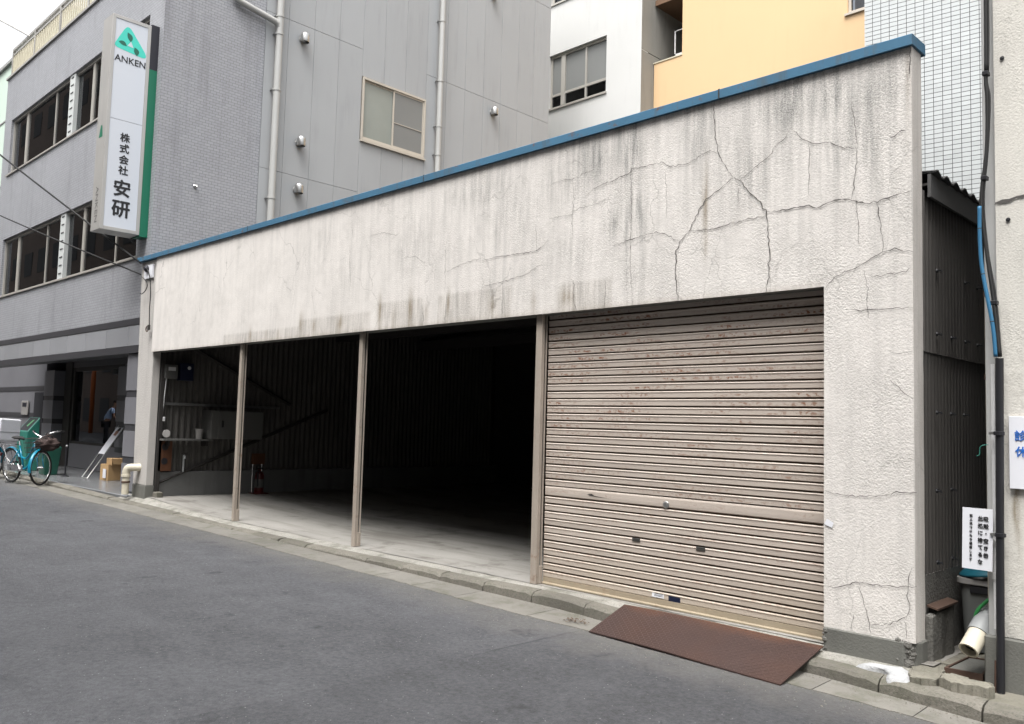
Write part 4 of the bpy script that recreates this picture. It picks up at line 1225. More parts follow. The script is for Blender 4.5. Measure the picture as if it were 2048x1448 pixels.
for r in range(72):
    for cidx in range(23):
        zc = 4.9 + TH * (r + .5); uc = TW * (cidx + .5) - .02
        p = P0 + uu * uc + nn_ * (-.004) + Vector((0, 0, zc))
        if 0.8 < uc < 1.9 and 5.35 < zc < 8.62 and cnt < 300:
            place('tile', mt, Tb, p); cnt += 1
        else:
            rest.add([tuple(p + uu * v.x - nn_ * v.y + Vector((0, 0, v.z))) for v in vs_], me_tile.f)
o = rest.build('tile_field', 'tile_white', Tb)
o['kind'] = 'stuff'

# pale building far left
Fb = thing('pale_green_building', 'pale green building with dark stone ground floor at the left edge', 'building', (-31, 4, 0.3))
MB().box(-38, -24.06, 1.53, 8, 3.0, 12.4).build('wall', 'pale_green', Fb)
gf = MB().box(-38, -23.98, 1.5, 8, 0.1, 2.999).build('stone_base', 'granite_wall', Fb)
for z_ in (0.78, 1.44, 2.15):
    MB().box(-38, -23.98, 1.485, 1.5, z_, z_ + .12).build('stone_band', 'granite_dark', gf)
MB().box(-24.75, -24.0, 1.475, 1.5, 0.3, 2.1).build('doorway', 'cloth_dark', gf)
for z_ in (4.3, 6.4, 8.5, 10.6):
    MB().box(-38.0, -24.06, 1.51, 1.529, z_, z_ + .04).build('joint_strip', 'joint', Fb)
MB().box(-38.1, -24.06, 1.45, 8, 12.4, 12.5).build('roof_edge', 'joint', Fb)
MB().tube([(-30.3, 1.8, 12.5), (-30.3, 1.8, 13.3)], .03, 6).build('roof_pole', 'steel', Fb)
ip = MB().box(-25.7, -25.15, 1.44, 1.474, 1.5, 1.88).build('intercom', 'can_rim', Fb, bevel=0.01)
MB().box(-25.6, -25.25, 1.435, 1.439, 1.72, 1.83).build('screen', 'sign_dark', ip)

# ================================================================== RIGHT BUILDING
Rb = thing('cream_stucco_building', 'cream stucco building cut by the right edge of the picture', 'building', (-0.6, 2, 0.12))
mb = MB()
random.seed(2)
gx = np.concatenate([np.linspace(-1.51, -1.2, 32), np.linspace(-1.1, 3.5, 30)]); gz = np.concatenate([np.linspace(0.43, 2.2, 90), np.linspace(2.26, 9, 70)])
for x in gx:
    for z in gz:
        mb.v.append((x, 0.05 + random.gauss(0, .001), z))
for i in range(len(gx) - 1):
    for j in range(len(gz) - 1):
        a = i * len(gz) + j
        mb.f.append((a, a + len(gz), a + len(gz) + 1, a + 1))
o = mb.build('stucco_wall', 'stucco_right', Rb, smooth=True)
rv = np.array(mb.v)
sr = .9 * np.exp(-((rv[:, 0] + 1.425 - .006 * np.sin(rv[:, 2] * 20)) / .012) ** 2) * np.clip((rv[:, 2] - .95) / .2, 0, 1) * (rv[:, 2] < 1.31)
sr += .7 * np.exp(-((rv[:, 0] + 1.408) / .007) ** 2) * np.clip((rv[:, 2] - .82) / .3, 0, 1) * (rv[:, 2] < 1.31)
sr += .3 * np.exp(-((rv[:, 2] - 1.745) / .012) ** 2) * (rv[:, 0] < -.9) * (rv[:, 0] > -1.45)
rims(o, .02 + .2 * np.exp(-((rv[:, 2] - .43) / .12) ** 2), sr, .75)
MB().box(-1.5, 3.5, 0.06, 6, 0.44, 9).build('wall_core', 'conc_in', Rb)
MB().box(-1.585, -1.512, 0.075, 0.3, 0.4, 9).build('corner_trim', 'trim', Rb, bevel=.004)
MB().box(-1.6, 3.5, 0.03, 5, 0.05, 0.425).build('plinth', 'plinth', Rb, bevel=.01)
MB().box(-1.57, 3.5, 0.31, 6, 0.43, 9).build('return_wall', 'trim', Rb)
# rust run below the notice, crack and fixing holes
rr = random.Random(5)
pts = [(-1.41, 0.041, 1.3)]
def run(x0, z0, z1, w):
    n = 26
    vs = []
    for i in range(n):
        t = i / (n - 1)
        xx = x0 + .018 * math.sin(t * 7) + rr.gauss(0, .002)
        ww = w * (1 - t) ** .6 * rr.uniform(.6, 1.2) + .001
        z = z0 + (z1 - z0) * t
        vs += [(xx - ww, 0.0435, z), (xx + ww, 0.0435, z)]
    return MB().add(vs, [(2 * i, 2 * i + 1, 2 * i + 3, 2 * i + 2) for i in range(n - 1)])
for (x_, z_) in ((-1.46, 3.95), (-1.44, 2.93)):
    MB().lathe([(.001, 0), (.012, 0), (.014, .004), (.001, .006)], (x_, .046, z_), (0, -1, 0), 8).build('fixing_hole', 'black', Rb)
vs = []
for i in range(14):
    t = i / 13
    vs += [(-1.51 + .5 * t, .044, 3.055 + .03 * t + rr.gauss(0, .006)), (-1.51 + .5 * t, .044, 3.047 + .03 * t + rr.gauss(0, .006))]
MB().add(vs, [(2 * i, 2 * i + 1, 2 * i + 3, 2 * i + 2) for i in range(13)]).build('crack', 'crack', Rb)
# notice board on it
nb = thing('clinic_notice', 'white notice with blue characters on the cream stucco wall', 'sign', (-1.2, 0.03, 1.3))
MB().box(-1.448, -0.9, 0.02, 0.048, 1.305, 1.735).build('board', 'paper', nb, bevel=.002)
text('lettering', '診', .066, 'ink_blue', nb, (-1.385, .0185, 1.62), (1, 0, 0), (0, 0, 1), bold=.0008)
text('lettering', '休', .066, 'ink_blue', nb, (-1.383, .0185, 1.525), (1, 0, 0), (0, 0, 1), bold=.0008)

# opposite side of the street, unseen; heights shaped to block sky and darken reflections
for k, (x0, x1, y1, hgt, m_) in enumerate(((-95, -30, -9.5, 24, 'brick_opp'), (-29.5, -15.5, -9.8, 9.5, 'conc_side'), (-15, -4.5, -9.6, 12.5, 'brick_opp'), (-4, 9, -9.8, 12.5, 'conc_side'))):
    ob = thing('opposite_building', ('brown brick', 'grey concrete', 'sky-blocking brown brick', 'sky-blocking grey concrete')[k] + ' building across the street, unseen behind the viewer', 'building', ((x0 + x1) / 2, y1 - 3, 0), 'buildings across the street')
    MB().box(x0, x1, y1 - 6, y1, -.3, hgt).build('wall', m_, ob)
    me = MB().box(-.7, .7, -.02, .03, -.7, .7).mesh('window'); me.materials.append(MAT['room'])
    for zc in np.arange(1.8, hgt - 1, 2.9):
        for xc in np.arange(x0 + 1.5, x1 - 1, 2.6):
            place('window', me, ob, (xc, y1 + .001, zc))

# ================================================================== THINGS ON THE STREET, RIGHT
# steel ramp plate: worn checker plate, a lattice of raised bars
Pl = thing('steel_ramp_plate', 'rusty brown steel plate ramp bridging the kerb before the shutter', 'ramp plate', (-3.35, -0.35, 0.08))
c00, c10, c01, c11 = Vector((-4.145, -.575, .062)), Vector((-2.565, -.635, .048)), Vector((-4.19, -.075, .19)), Vector((-2.565, -.03, .183))
def pl(u, v, h=0):
    p = (c00 * (1 - u) + c10 * u) * (1 - v) + (c01 * (1 - u) + c11 * u) * v
    p.z += -.012 * math.sin(math.pi * v) * 0 + h + .006 * math.sin(u * 5)
    return p
mb = MB()
NU, NV = 24, 8
for i in range(NU + 1):
    for j in range(NV + 1):
        mb.v.append(tuple(pl(i / NU, j / NV)))
for i in range(NU + 1):
    for j in range(NV + 1):
        mb.v.append(tuple(pl(i / NU, j / NV, -.008)))
o_ = (NU + 1) * (NV + 1)
for i in range(NU):
    for j in range(NV):
        a = i * (NV + 1) + j
        mb.f += [(a, a + NV + 1, a + NV + 2, a + 1), (o_ + a, o_ + a + 1, o_ + a + NV + 2, o_ + a + NV + 1)]
def strip(ids):
    for a, b in zip(ids[:-1], ids[1:]):
        mb.f.append((a, b, o_ + b, o_ + a))
strip([i * (NV + 1) for i in range(NU + 1)]); strip([i * (NV + 1) + NV for i in range(NU + 1)])
strip(list(range(NV + 1))); strip([NU * (NV + 1) + j for j in range(NV + 1)])
mb.build('sheet', 'plate', Pl)
mb = MB()
du = .0185; dv = .052
for i in range(int(1 / du)):
    for j in range(int(1 / dv)):
        u, v = (i + .5) * du, (j + .5) * dv
        s_ = 1 if (i + j) % 2 else -1
        a, b = pl(u - .0055, v - s_ * .014, .002), pl(u + .0055, v + s_ * .014, .002)
        d = (b - a); n_ = Vector((-d.y, d.x, 0)).normalized() * .0035
        mb.add([a + n_, b + n_, b - n_, a - n_], [(0, 1, 2, 3)])
o = mb.build('raised_pattern', 'worn_bar', Pl); o['kind'] = 'stuff'

# white mortar smear
random.seed(31)
mb = MB()
out = [(-2.30, -.14), (-2.24, -.09), (-2.16, -.075), (-2.08, -.07), (-2.03, -.055), (-1.99, -.09), (-1.95, -.13), (-1.93, -.2), (-1.935, -.27), (-1.985, -.285), (-2.03, -.3), (-2.055, -.285), (-2.06, -.25), (-2.07, -.2), (-2.13, -.165), (-2.22, -.165)]
ring = []
cx_, cy_ = -2.06, -.17
for t in (1.0, .92, .75, .5, .25):
    ring.append([(cx_ + (x - cx_) * t + random.uniform(-.007, .007), cy_ + (y - cy_) * t + random.uniform(-.006, .006)) for x, y in out])
n = len(out)
for k, R_ in enumerate(ring):
    for (x, y) in R_:
        base = kerb_z(x) if y > kerb_y(x) + .01 else kerb_z(x) - (kerb_y(x) + .01 - y) * 1.6
        if y > kerb_y(x) + .1:
            base += .02 * min(1, (y - kerb_y(x) - .1) / .1)
        mb.v.append((x, y, base + (-.01, .012, .02, .024, .026)[k] + random.uniform(-.0035, .0035)))
for k in range(4):
    for i in range(n):
        mb.f.append((k * n + i, k * n + (i + 1) % n, (k + 1) * n + (i + 1) % n, (k + 1) * n + i))
mb.f.append(tuple(4 * n + i for i in range(n)))
tag(mb.build('mortar_smear', 'mortar_white', smooth=True), 'white mortar smear on the kerb by the garage plinth', 'mortar')

# broken concrete slabs in the alley mouth
random.seed(12)
slabs = [([(-1.97, -.16), (-2.0, .0), (-1.95, .16), (-1.86, .2), (-1.835, .06), (-1.81, -.05), (-1.79, -.2), (-1.85, -.25), (-1.93, -.235)], .16, 'tan broken concrete slab beside the white mortar'),
         ([(-1.775, -.2), (-1.79, -.07), (-1.74, -.05), (-1.66, -.075), (-1.58, -.07), (-1.53, -.09), (-1.5, -.15), (-1.52, -.2), (-1.6, -.235), (-1.7, -.24)], .178, 'pitted broken concrete slab in front of the drain lid'),
         ([(-1.97, .19), (-1.97, .5), (-1.72, .72), (-1.66, .6), (-1.82, .3), (-1.85, .22)], .165, 'cracked concrete slab under the grey bin')]
for poly, z_, lab in slabs:
    m = MB()
    pts2 = []
    for i, p in enumerate(poly):
        q = poly[(i + 1) % len(poly)]
        for k in range(6):
            t = k / 6
            pts2.append((p[0] + (q[0] - p[0]) * t + random.uniform(-.007, .007), p[1] + (q[1] - p[1]) * t + random.uniform(-.007, .007)))
    m.prism(pts2, .06, [z_ + random.uniform(-.005, .005) for _ in pts2])
    tag(m.build('concrete_slab', 'slab', None, bevel=.003), lab, 'slab', 'broken slabs in the alley mouth')
# drain lid with frame
dl = thing('drain_cover', 'dark steel drain lid and frame beside the right building', 'drain cover', (-1.73, .2, .15))
def quad_box(c, z0, z1):
    return MB().prism(c, z0, z1)
q = [(-1.835, .06), (-1.62, .07), (-1.66, .5), (-1.82, .48)]
ctr = (sum(p[0] for p in q) / 4, sum(p[1] for p in q) / 4)
for i in range(4):
    a, b = q[i], q[(i + 1) % 4]
    ins = lambda p: (p[0] + (ctr[0] - p[0]) * .12, p[1] + (ctr[1] - p[1]) * .08)
    MB().prism([a, b, ins(b), ins(a)], .08, .178).build('frame_bar', 'rust_sheet', dl)
lid = [(p[0] + (ctr[0] - p[0]) * .15, p[1] + (ctr[1] - p[1]) * .1) for p in q]
MB().prism(lid, .1, .172).build('lid', 'plinth', dl, bevel=.003)

# grey bin with a teal lid pushed askew
can = thing('rubbish_bin', 'grey plastic rubbish bin with teal lid in the alley', 'bin', (-1.77, .95, .17))
def rrect(cx, cy, w, d, r, n=5):
    out = []
    for (sx, sy, a0) in ((1, 1, 0), (-1, 1, 90), (-1, -1, 180), (1, -1, 270)):
        for k in range(n):
            a = math.radians(a0 + 90 * k / (n - 1))
            out.append((cx + sx * (w / 2 - r) + r * math.cos(a), cy + sy * (d / 2 - r) + r * math.sin(a)))
    return out
def loft(rows, cap_lo=True, cap_hi=False):
    m = MB(); n = len(rows[0][0])
    for pts_, z_ in rows:
        m.v += [(x, y, z_) for x, y in pts_]
    for i in range(len(rows) - 1):
        for k in range(n):
            m.f.append((i * n + k, i * n + (k + 1) % n, (i + 1) * n + (k + 1) % n, (i + 1) * n + k))
    if cap_lo: m.f.append(tuple(range(n))[::-1])
    if cap_hi: m.f.append(tuple((len(rows) - 1) * n + k for k in range(n)))
    return m
cx_, cy_ = -1.755, .86
loft([(rrect(cx_, cy_, .32, .34, .06), .17), (rrect(cx_, cy_, .36, .38, .06), .6), (rrect(cx_, cy_, .362, .382, .06), .62)]).build('body', 'can', can, smooth='auto')
loft([(rrect(cx_, cy_, .365, .385, .06), .61), (rrect(cx_, cy_, .4, .42, .07), .615), (rrect(cx_, cy_, .4, .42, .07), .65), (rrect(cx_, cy_, .37, .39, .06), .652), (rrect(cx_, cy_, .34, .36, .05), .6)], False).build('rim', 'can_rim', can, smooth='auto')
MB().box(-1.86, -1.7, .658, .678, .555, .605).build('handle', 'black', can, bevel=.006)
lidm = MB()
for j, (r, h) in enumerate(((.0, .05), (.12, .045), (.17, .03), (.2, .0), (.205, -.015), (.19, -.012))):
    for k in range(24):
        a = 2 * math.pi * k / 24
        lidm.v.append((cx_ - .015 + r * math.cos(a), cy_ - .02 + r * 1.05 * math.sin(a), .69 + h + .03 * math.cos(a) * r / .2))
for j in range(5):
    for k in range(24):
        lidm.f.append((j * 24 + k, j * 24 + (k + 1) % 24, (j + 1) * 24 + (k + 1) % 24, (j + 1) * 24 + k))
lidm.build('lid', 'teal_lid', can, smooth=True)

# warning board leaning by the bin
bd = thing('warning_board', 'white board with black vertical writing above the grey bin', 'sign', (-1.62, .0, .8))
A, Bp = Vector((-1.706, .03, 0)), Vector((-1.532, .01, 0))
ux_ = (Bp - A).normalized(); tz = Vector((0.02, 0, 1)).normalized(); nb_ = ux_.cross(tz)
ctr3 = Vector((-1.62, .0, .992))
MB().obox(ctr3, ux_ * .087, tz * .183, nb_ * .003).build('board', 'paper', bd)
org = ctr3 + nb_ * .0045
def col_text(s_, xo, ztop, size, pitch, bold):
    for i, ch in enumerate(s_):
        text('lettering', ch, size, 'ink', bd, org + ux_ * xo + tz * (ztop - i * pitch), ux_, tz, bold=bold)
col_text('吸殻・空き缶', .05, .123, .031, .043, .0006)
col_text('此処に捨てるな', .018, .125, .031, .043, .0006)
col_text('犯人見つけたら通報します', -.036, .137, .0175, .0238, .0004)

# pipes at the corner of the right building
cp_ = thing('cream_downpipe', 'cream downpipe on the alley corner behind the black pole', 'pipe', (-1.6, .14, .5))
MB().tube([(-1.578, .15, .95), (-1.578, .15, 2.53)], .028, 12).build('upper_pipe', 'cream_pipe', cp_, smooth='auto')
MB().tube([(-1.592, .2, .42), (-1.592, .2, .9)], .03, 12).build('lower_pipe', 'cream_pipe', cp_, smooth='auto')
for z_ in (1.0, 1.98, 2.5):
    MB().lathe([(.028, -.018), (.034, -.016), (.034, .016), (.028, .018)], (-1.578, .15, z_), (0, 0, 1), 12).build('collar', 'rust_sheet' if z_ > 1.5 else 'cream_pipe', cp_)
wp = thing('white_conduit', 'thin white conduit running down beside the black pole', 'pipe', (-1.53, .03, .4))
MB().tube([(-1.535, .035, .47), (-1.535, .035, 2.05)], .011, 8).build('conduit', 'white_plastic', wp, smooth='auto')
for z_ in (.78, .98):
    MB().lathe([(.011, -.02), (.018, -.018), (.018, .018), (.011, .02)], (-1.535, .035, z_), (0, 0, 1), 10).build('clip', 'white_plastic', wp)
bp = thing('black_pole', 'black steel pole on the kerb in front of the cream wall', 'pole', (-1.497, -.03, .1))
MB().tube([(-1.5, -.02, .1), (-1.492, -.02, 1.1), (-1.483, -.015, 2.08)], .023, 12).build('pipe', 'black', bp, smooth='auto')
for z_ in (1.03, 1.63):
    MB().lathe([(.024, -.012), (.03, -.01), (.03, .01), (.024, .012)], (-1.49, -.02, z_), (0, 0, 1), 12).build('clamp', 'black', bp)
    MB().box(-1.545, -1.49, -.022, -.012, z_ - .008, z_ + .008).build('clamp_arm', 'steel', bp)
MB().tube([(-1.527, -.03, .1), (-1.523, -.03, .3)], .006, 6).build('stay_rod', 'rust_sheet', bp)
cb = thing('black_cables', 'bundle of black cables climbing the corner of the cream building', 'cable', (-1.53, .0, 2.1))
def bez(P, n=6):
    P = [Vector(p) for p in P]; out = []
    for i in range(len(P) - 1):
        p0, p1, p2, p3 = P[max(i - 1, 0)], P[i], P[i + 1], P[min(i + 2, len(P) - 1)]
        for k in range(n):
            t = k / n
            out.append(.5 * ((2 * p1) + (p2 - p0) * t + (2 * p0 - 5 * p1 + 4 * p2 - p3) * t * t + (3 * p1 - 3 * p2 + p3 - p0) * t ** 3))
    return out + [P[-1]]
base = [(-1.533, -.005, 8.0), (-1.533, -.005, 4.33), (-1.542, -.005, 3.85), (-1.532, -.005, 3.69), (-1.542, -.005, 3.375), (-1.573, -.005, 3.06), (-1.55, -.005, 2.75), (-1.512, -.008, 2.44), (-1.484, -.012, 2.09)]
for dx, r in ((0, .008), (.012, .006), (-.009, .005)):
    MB().tube(bez([(p[0] + dx * (1 if i % 2 else .6), p[1] + abs(dx) * .5, p[2]) for i, p in enumerate(base)]), r, 7).build('cable', 'rubber', cb, smooth=True)
for z_, x_ in ((3.86, -1.541), (3.2, -1.556), (2.42, -1.51)):
    MB().box(x_ - .018, x_ + .018, -.018, .03, z_ - .014, z_ + .014).build('saddle', 'black', cb, bevel=.004)
bt_ = thing('blue_conduit', 'blue flexible conduit curving into the black pole', 'cable', (-1.53, -.03, 2.1))
pathb = bez([(-1.577, -.03, 3.02), (-1.578, -.03, 2.85), (-1.57, -.03, 2.66), (-1.543, -.03, 2.47), (-1.512, -.03, 2.27), (-1.5, -.028, 2.09)])
MB().tube(pathb, .0115, 10).build('conduit', 'blue_tube', bt_, smooth=True)
for k in range(5, len(pathb) - 1, 9):
    p, q_ = pathb[k], pathb[k + 1]
    MB().lathe([(.0118, -.003), (.0132, 0), (.0118, .003)], p, (q_ - p), 10).build('tie', 'black', bt_)
gw = MB().tube(bez([(-1.56, .02, 1.56), (-1.585, .0, 1.555), (-1.6, .0, 1.54), (-1.603, .0, 1.5), (-1.618, .0, 1.49)]), .0028, 5).build('loose_wire', 'teal_green', smooth=True)
tag(gw, 'thin green loose wire end sticking out by the cream downpipe', 'wire')

dp = thing('drain_pipe', 'thick grey and cream plastic drain pipe ending above the pavement', 'pipe', (-1.66, .1, .25))
e0, e1, e2, e3 = Vector((-1.672, -.02, .325)), Vector((-1.645, .1, .425)), Vector((-1.61, .19, .5)), Vector((-1.55, .24, .5))
d_ = (e1 - e0).normalized()
prof_ = [(.0, .0)]
L_ = (e1 - e0).length
MB().lathe([(.046, .0), (.057, .0), (.057, L_ + .01), (.046, L_ + .01), (.046, .0)], e0, d_, 20).build('spout', 'cream_pipe', dp, smooth='auto')
MB().lathe([(.001, .04), (.0455, .04)], e0, d_, 16).build('inside', 'black', dp)
MB().tube(bez([e1 - d_ * .02, e1 + d_ * .08, e2, e3], 6), [.063] * 8 + [.062] * 11, 18).build('elbow', 'pvc_grey', dp, smooth='auto')
hs_ = MB().tube(bez([(-1.575, .18, .64), (-1.62, .16, .6), (-1.665, .14, .54), (-1.69, .16, .46)]), .011, 8).build('green_hose', 'hose', smooth=True)
tag(hs_, 'short green hose arching over the drain pipe', 'hose')

# ================================================================== LEFT PILLAR FIXTURES AND WIRES
pv = thing('pvc_outlet', 'cream plastic elbow pipe at the foot of the left pillar', 'pipe', (-14.3, -.08, .25))
pth = bez([(-14.1, .06, .735), (-14.15, -.06, .735), (-14.2, -.12, .72), (-14.22, -.14, .66), (-14.22, -.14, .6)], 4)
MB().tube(pth, .062, 14).build('elbow', 'cream_pipe', pv, smooth='auto')
MB().tube([(-14.22, -.14, .3), (-14.22, -.14, .6)], .056, 14).build('pipe', 'cream_pipe', pv, smooth='auto')
MB().lathe([(.062, -.015), (.068, -.012), (.068, .012), (.062, .015)], (-14.22, -.14, .5), (0, 0, 1), 14).build('clamp', 'rust_sheet', pv)
MB().lathe([(.062, -.02), (.07, -.018), (.07, .018), (.062, .02)], (-14.22, -.14, .6), (0, 0, 1), 14).build('coupling', 'cream_pipe', pv)

wb = thing('wire_bracket', 'cable bracket with hanging hook wire at the top of the left pillar', 'bracket', (-14.3, .0, 4.0))
MB().box(-14.32, -13.98, -.005, .02, 3.86, 4.08).build('plate', 'paper', wb)
MB().lathe([(.001, 0), (.05, 0), (.06, .03), (.03, .06), (.001, .06)], (-14.18, -.005, 4.02), (0, -1, 0), 10).build('insulator', 'sign_dark', wb)
MB().tube(bez([(-14.3, -.03, 4.05), (-14.1, -.05, 4.0), (-13.99, -.04, 3.85), (-13.95, -.03, 3.6), (-13.95, -.03, 3.3), (-13.92, -.03, 3.05)]), .008, 6).build('drop_wire', 'rubber', wb)
MB().tube([Vector((-14.0 + .045 * math.cos(a), -.03, 3.0 + .045 * math.sin(a))) for a in np.linspace(0, 2 * math.pi, 13)], .009, 6).build('hook_ring', 'rust_sheet', wb)
MB().box(-13.95, -13.9, -.05, -.02, 2.98, 3.06).build('hook_plate', 'dark_metal', wb)
MB().tube(bez([(-14.35, -.03, 3.9), (-14.2, -.05, 3.85), (-14.05, -.05, 3.75), (-14.1, -.05, 3.65), (-14.25, -.05, 3.6), (-14.35, -.04, 3.62)]), .007, 6).build('loose_wire', 'rubber', wb)
for k, (a, b, sag, lab) in enumerate((((-14.42, -.03, 4.14), (-20.43, -2.97, 8.49), .05, 'upper black service cable running to the pillar top'),
                                 ((-14.42, -.02, 3.95), (-23.9, -1.98, 7.17), .06, 'lower black service cable crossing the second floor windows'))):
    a, b = Vector(a), Vector(b)
    ptsw = [a.lerp(b, t) - Vector((0, 0, sag * math.sin(math.pi * t))) for t in np.linspace(0, 1, 16)]
    tag(MB().tube(ptsw, .016 - .004 * k, 6).build('overhead_cable', 'rubber', smooth=True), lab, 'cable', 'overhead cables')
tag(MB().tube([(-22.6, .21, 10.7), (-27.5, -.6, 13.2)], .02, 6).build('overhead_cable', 'rail_top'), 'thin cable leaving the roof railing against the white sky', 'cable', 'overhead cables')

# ================================================================== PORCH THINGS
FZ = 0.262
bx = thing('cardboard_box', 'large cardboard box with a white label on the porch', 'box', (-17.9, 1.05, FZ))
def carton(parent, c, w, d, h, rz, top=True):
    ca, sa = math.cos(rz), math.sin(rz)
    m = MB().obox((c[0], c[1], c[2] + h / 2), (w / 2 * ca, w / 2 * sa, 0), (-d / 2 * sa, d / 2 * ca, 0), (0, 0, h / 2))
    return m.build('carton', 'card', parent, bevel=.004)
carton(bx, (-17.86, 1.0, FZ), .37, .32, .32, .05)
MB().box(-17.87, -17.72, .822, .832, FZ + .05, FZ + .23).build('label', 'paper', bx)
bx2 = thing('cardboard_box', 'small open cardboard box lying on the larger one', 'box', (-17.8, 1.0, FZ + .322))
carton(bx2, (-17.76, 1.03, FZ + .323), .31, .27, .12, -.05)
MB().obox((-17.66, .88, FZ + .38), (.09, .0, -.02), (0, .004, 0), (0, .0, .05)).build('flap', 'card', bx2)

ls = thing('leaning_display_stand', 'wire display stand with a white poster leaning on the shop window', 'display stand', (-18.5, .75, FZ))
for dx in (0, .3):
    MB().tube([(-18.66 + dx, .695, FZ), (-19.35 + dx * 1.25, 1.72, 1.46)], .012, 6).build('rail', 'steel', ls)
MB().tube([(-18.66, .695, FZ + .01), (-18.36, .695, FZ + .01)], .012, 6).build('foot_bar', 'steel', ls)
MB().tube([(-19.35, 1.72, 1.46), (-18.975, 1.72, 1.46)], .012, 6).build('top_bar', 'steel', ls)
a0, a1 = Vector((-18.66, .695, FZ)), Vector((-19.35, 1.72, 1.46))
b0, b1 = Vector((-18.36, .695, FZ)), Vector((-18.975, 1.72, 1.46))
def on(u, v): return a0.lerp(a1, v) * (1 - u) + b0.lerp(b1, v) * u
off_ = (b0 - a0).cross(a1 - a0).normalized() * .015
if off_.y > 0: off_ = -off_
MB().add([on(0, .4) + off_, on(1, .4) + off_, on(1, .86) + off_, on(0, .86) + off_], [(0, 1, 2, 3)]).build('poster', 'paper', ls)
MB().add([on(.3, .72) + off_ * 1.3, on(.75, .71) + off_ * 1.3, on(.8, .78) + off_ * 1.3, on(.5, .83) + off_ * 1.3, on(.3, .79) + off_ * 1.3], [(0, 1, 2, 3, 4)]).build('poster_print', 'skin', ls)
MB().add([on(.4, .8) + off_ * 1.5, on(.85, .79) + off_ * 1.5, on(.8, .85) + off_ * 1.5, on(.5, .855) + off_ * 1.5], [(0, 1, 2, 3)]).build('poster_print', 'hair', ls)

gs = thing('green_stand', 'teal green stand with a slanted dark top beside the bicycles', 'stand', (-21.5, .45, FZ))
MB().add([(-21.9, .35, FZ), (-21.2, .35, FZ), (-21.2, .6, FZ), (-21.9, .6, FZ), (-21.9, .35, 1.14), (-21.2, .35, 1.14), (-21.2, .6, 1.47), (-21.9, .6, 1.47)],
         [(0, 3, 2, 1), (0, 1, 5, 4), (1, 2, 6, 5), (2, 3, 7, 6), (3, 0, 4, 7), (4, 5, 6, 7)]).build('body', 'teal_green', gs, bevel=.01)
MB().add([(-21.85, .365, 1.166), (-21.25, .365, 1.166), (-21.25, .585, 1.456), (-21.85, .585, 1.456)], [(0, 1, 2, 3)]).build('top_panel', 'cloth_dark', gs)
MB().add([(-21.6, .44, 1.268), (-21.48, .43, 1.255), (-21.4, .55, 1.414), (-21.52, .54, 1.4)], [(0, 1, 2, 3)]).build('green_mark', 'hose', gs)
gb = MB()
gb.add([(-20.05, .3, FZ), (-19.68, .3, FZ), (-19.68, .55, FZ), (-20.05, .55, FZ), (-20.1, .26, .86), (-19.63, .26, .86), (-19.63, .6, .86), (-20.1, .6, .86)],
       [(0, 3, 2, 1), (0, 1, 5, 4), (1, 2, 6, 5), (2, 3, 7, 6), (3, 0, 4, 7), (4, 5, 6, 7)])
tag(gb.build('green_bin', 'dark_green', bevel=.015, seg=2), 'green plastic bin standing behind the teal bicycle', 'bin')
cp2 = thing('barrier_post', 'thin black post with a ring standing on the porch', 'post', (-19.2, .55, FZ))
MB().tube([(-19.2, .55, FZ), (-19.2, .55, .95)], .022, 8).lathe([(.08, 0), (.08, .015), (.02, .03)], (-19.2, .55, FZ), (0, 0, 1), 12).build('post', 'black', cp2)
MB().lathe([(.023, -.02), (.03, 0), (.023, .02)], (-19.2, .55, .9), (0, 0, 1), 8).build('ring', 'steel', cp2)

# shop interior things seen through the glass
op = MB().tube([(-50.6, -8.35, .2), (-50.6, -8.35, 6.5)], .12, 14).build('orange_pole', 'orange', smooth=True)
tag(op, 'orange street pole mirrored in the shop window', 'pole')
tag(MB().box(-22.6, -22.1, 1.95, 2.1, .27, 1.02).build('shop_crate', 'cabinet', bevel=.01), 'pale low box standing inside the shop window', 'box')
tag(MB().box(-22.55, -22.38, 1.98, 2.04, 1.021, 1.3).build('red_folder', 'red', bevel=.004), 'red upright folder on the box in the shop window', 'folder')

# person in the street, mirrored in the shop window, light blue shirt, bending forward
def skinned(name, nodes, edges, mat, parent, sub=2):
    me = bpy.data.meshes.new(name)
    off = LOC[parent.name]
    me.from_pydata([tuple(Vector(p[:3]) - off) for p in nodes], edges, [])
    o = link(name, me, mat, parent)
    sm = o.modifiers.new('skin', 'SKIN')
    me.skin_vertices.update() if hasattr(me.skin_vertices, 'update') else None
    if not me.skin_vertices:
        bm = bmesh.new(); bm.from_mesh(me); bm.verts.layers.skin.verify(); bm.to_mesh(me); bm.free()
    for i, p in enumerate(nodes):
        sv = me.skin_vertices[0].data[i]
        sv.radius = (p[3], p[4] if len(p) > 4 else p[3])
        sv.use_root = (i == 0)
    ss = o.modifiers.new('sub', 'SUBSURF'); ss.levels = sub; ss.render_levels = sub
    sm.use_smooth_shade = True
    return o
PX, PY, PZ = -31.75, -2.3, road_z(-31.75) + .02
pr = thing('person', 'person in a light blue shirt bending forward, mirrored in the shop window', 'person', (PX, PY, PZ))
def pp(x, y, z, r, r2=None):
    ca, sa = .3, -.954
    return (PX + x * ca - y * sa, PY + x * sa + y * ca, PZ + z, r, r2 or r)
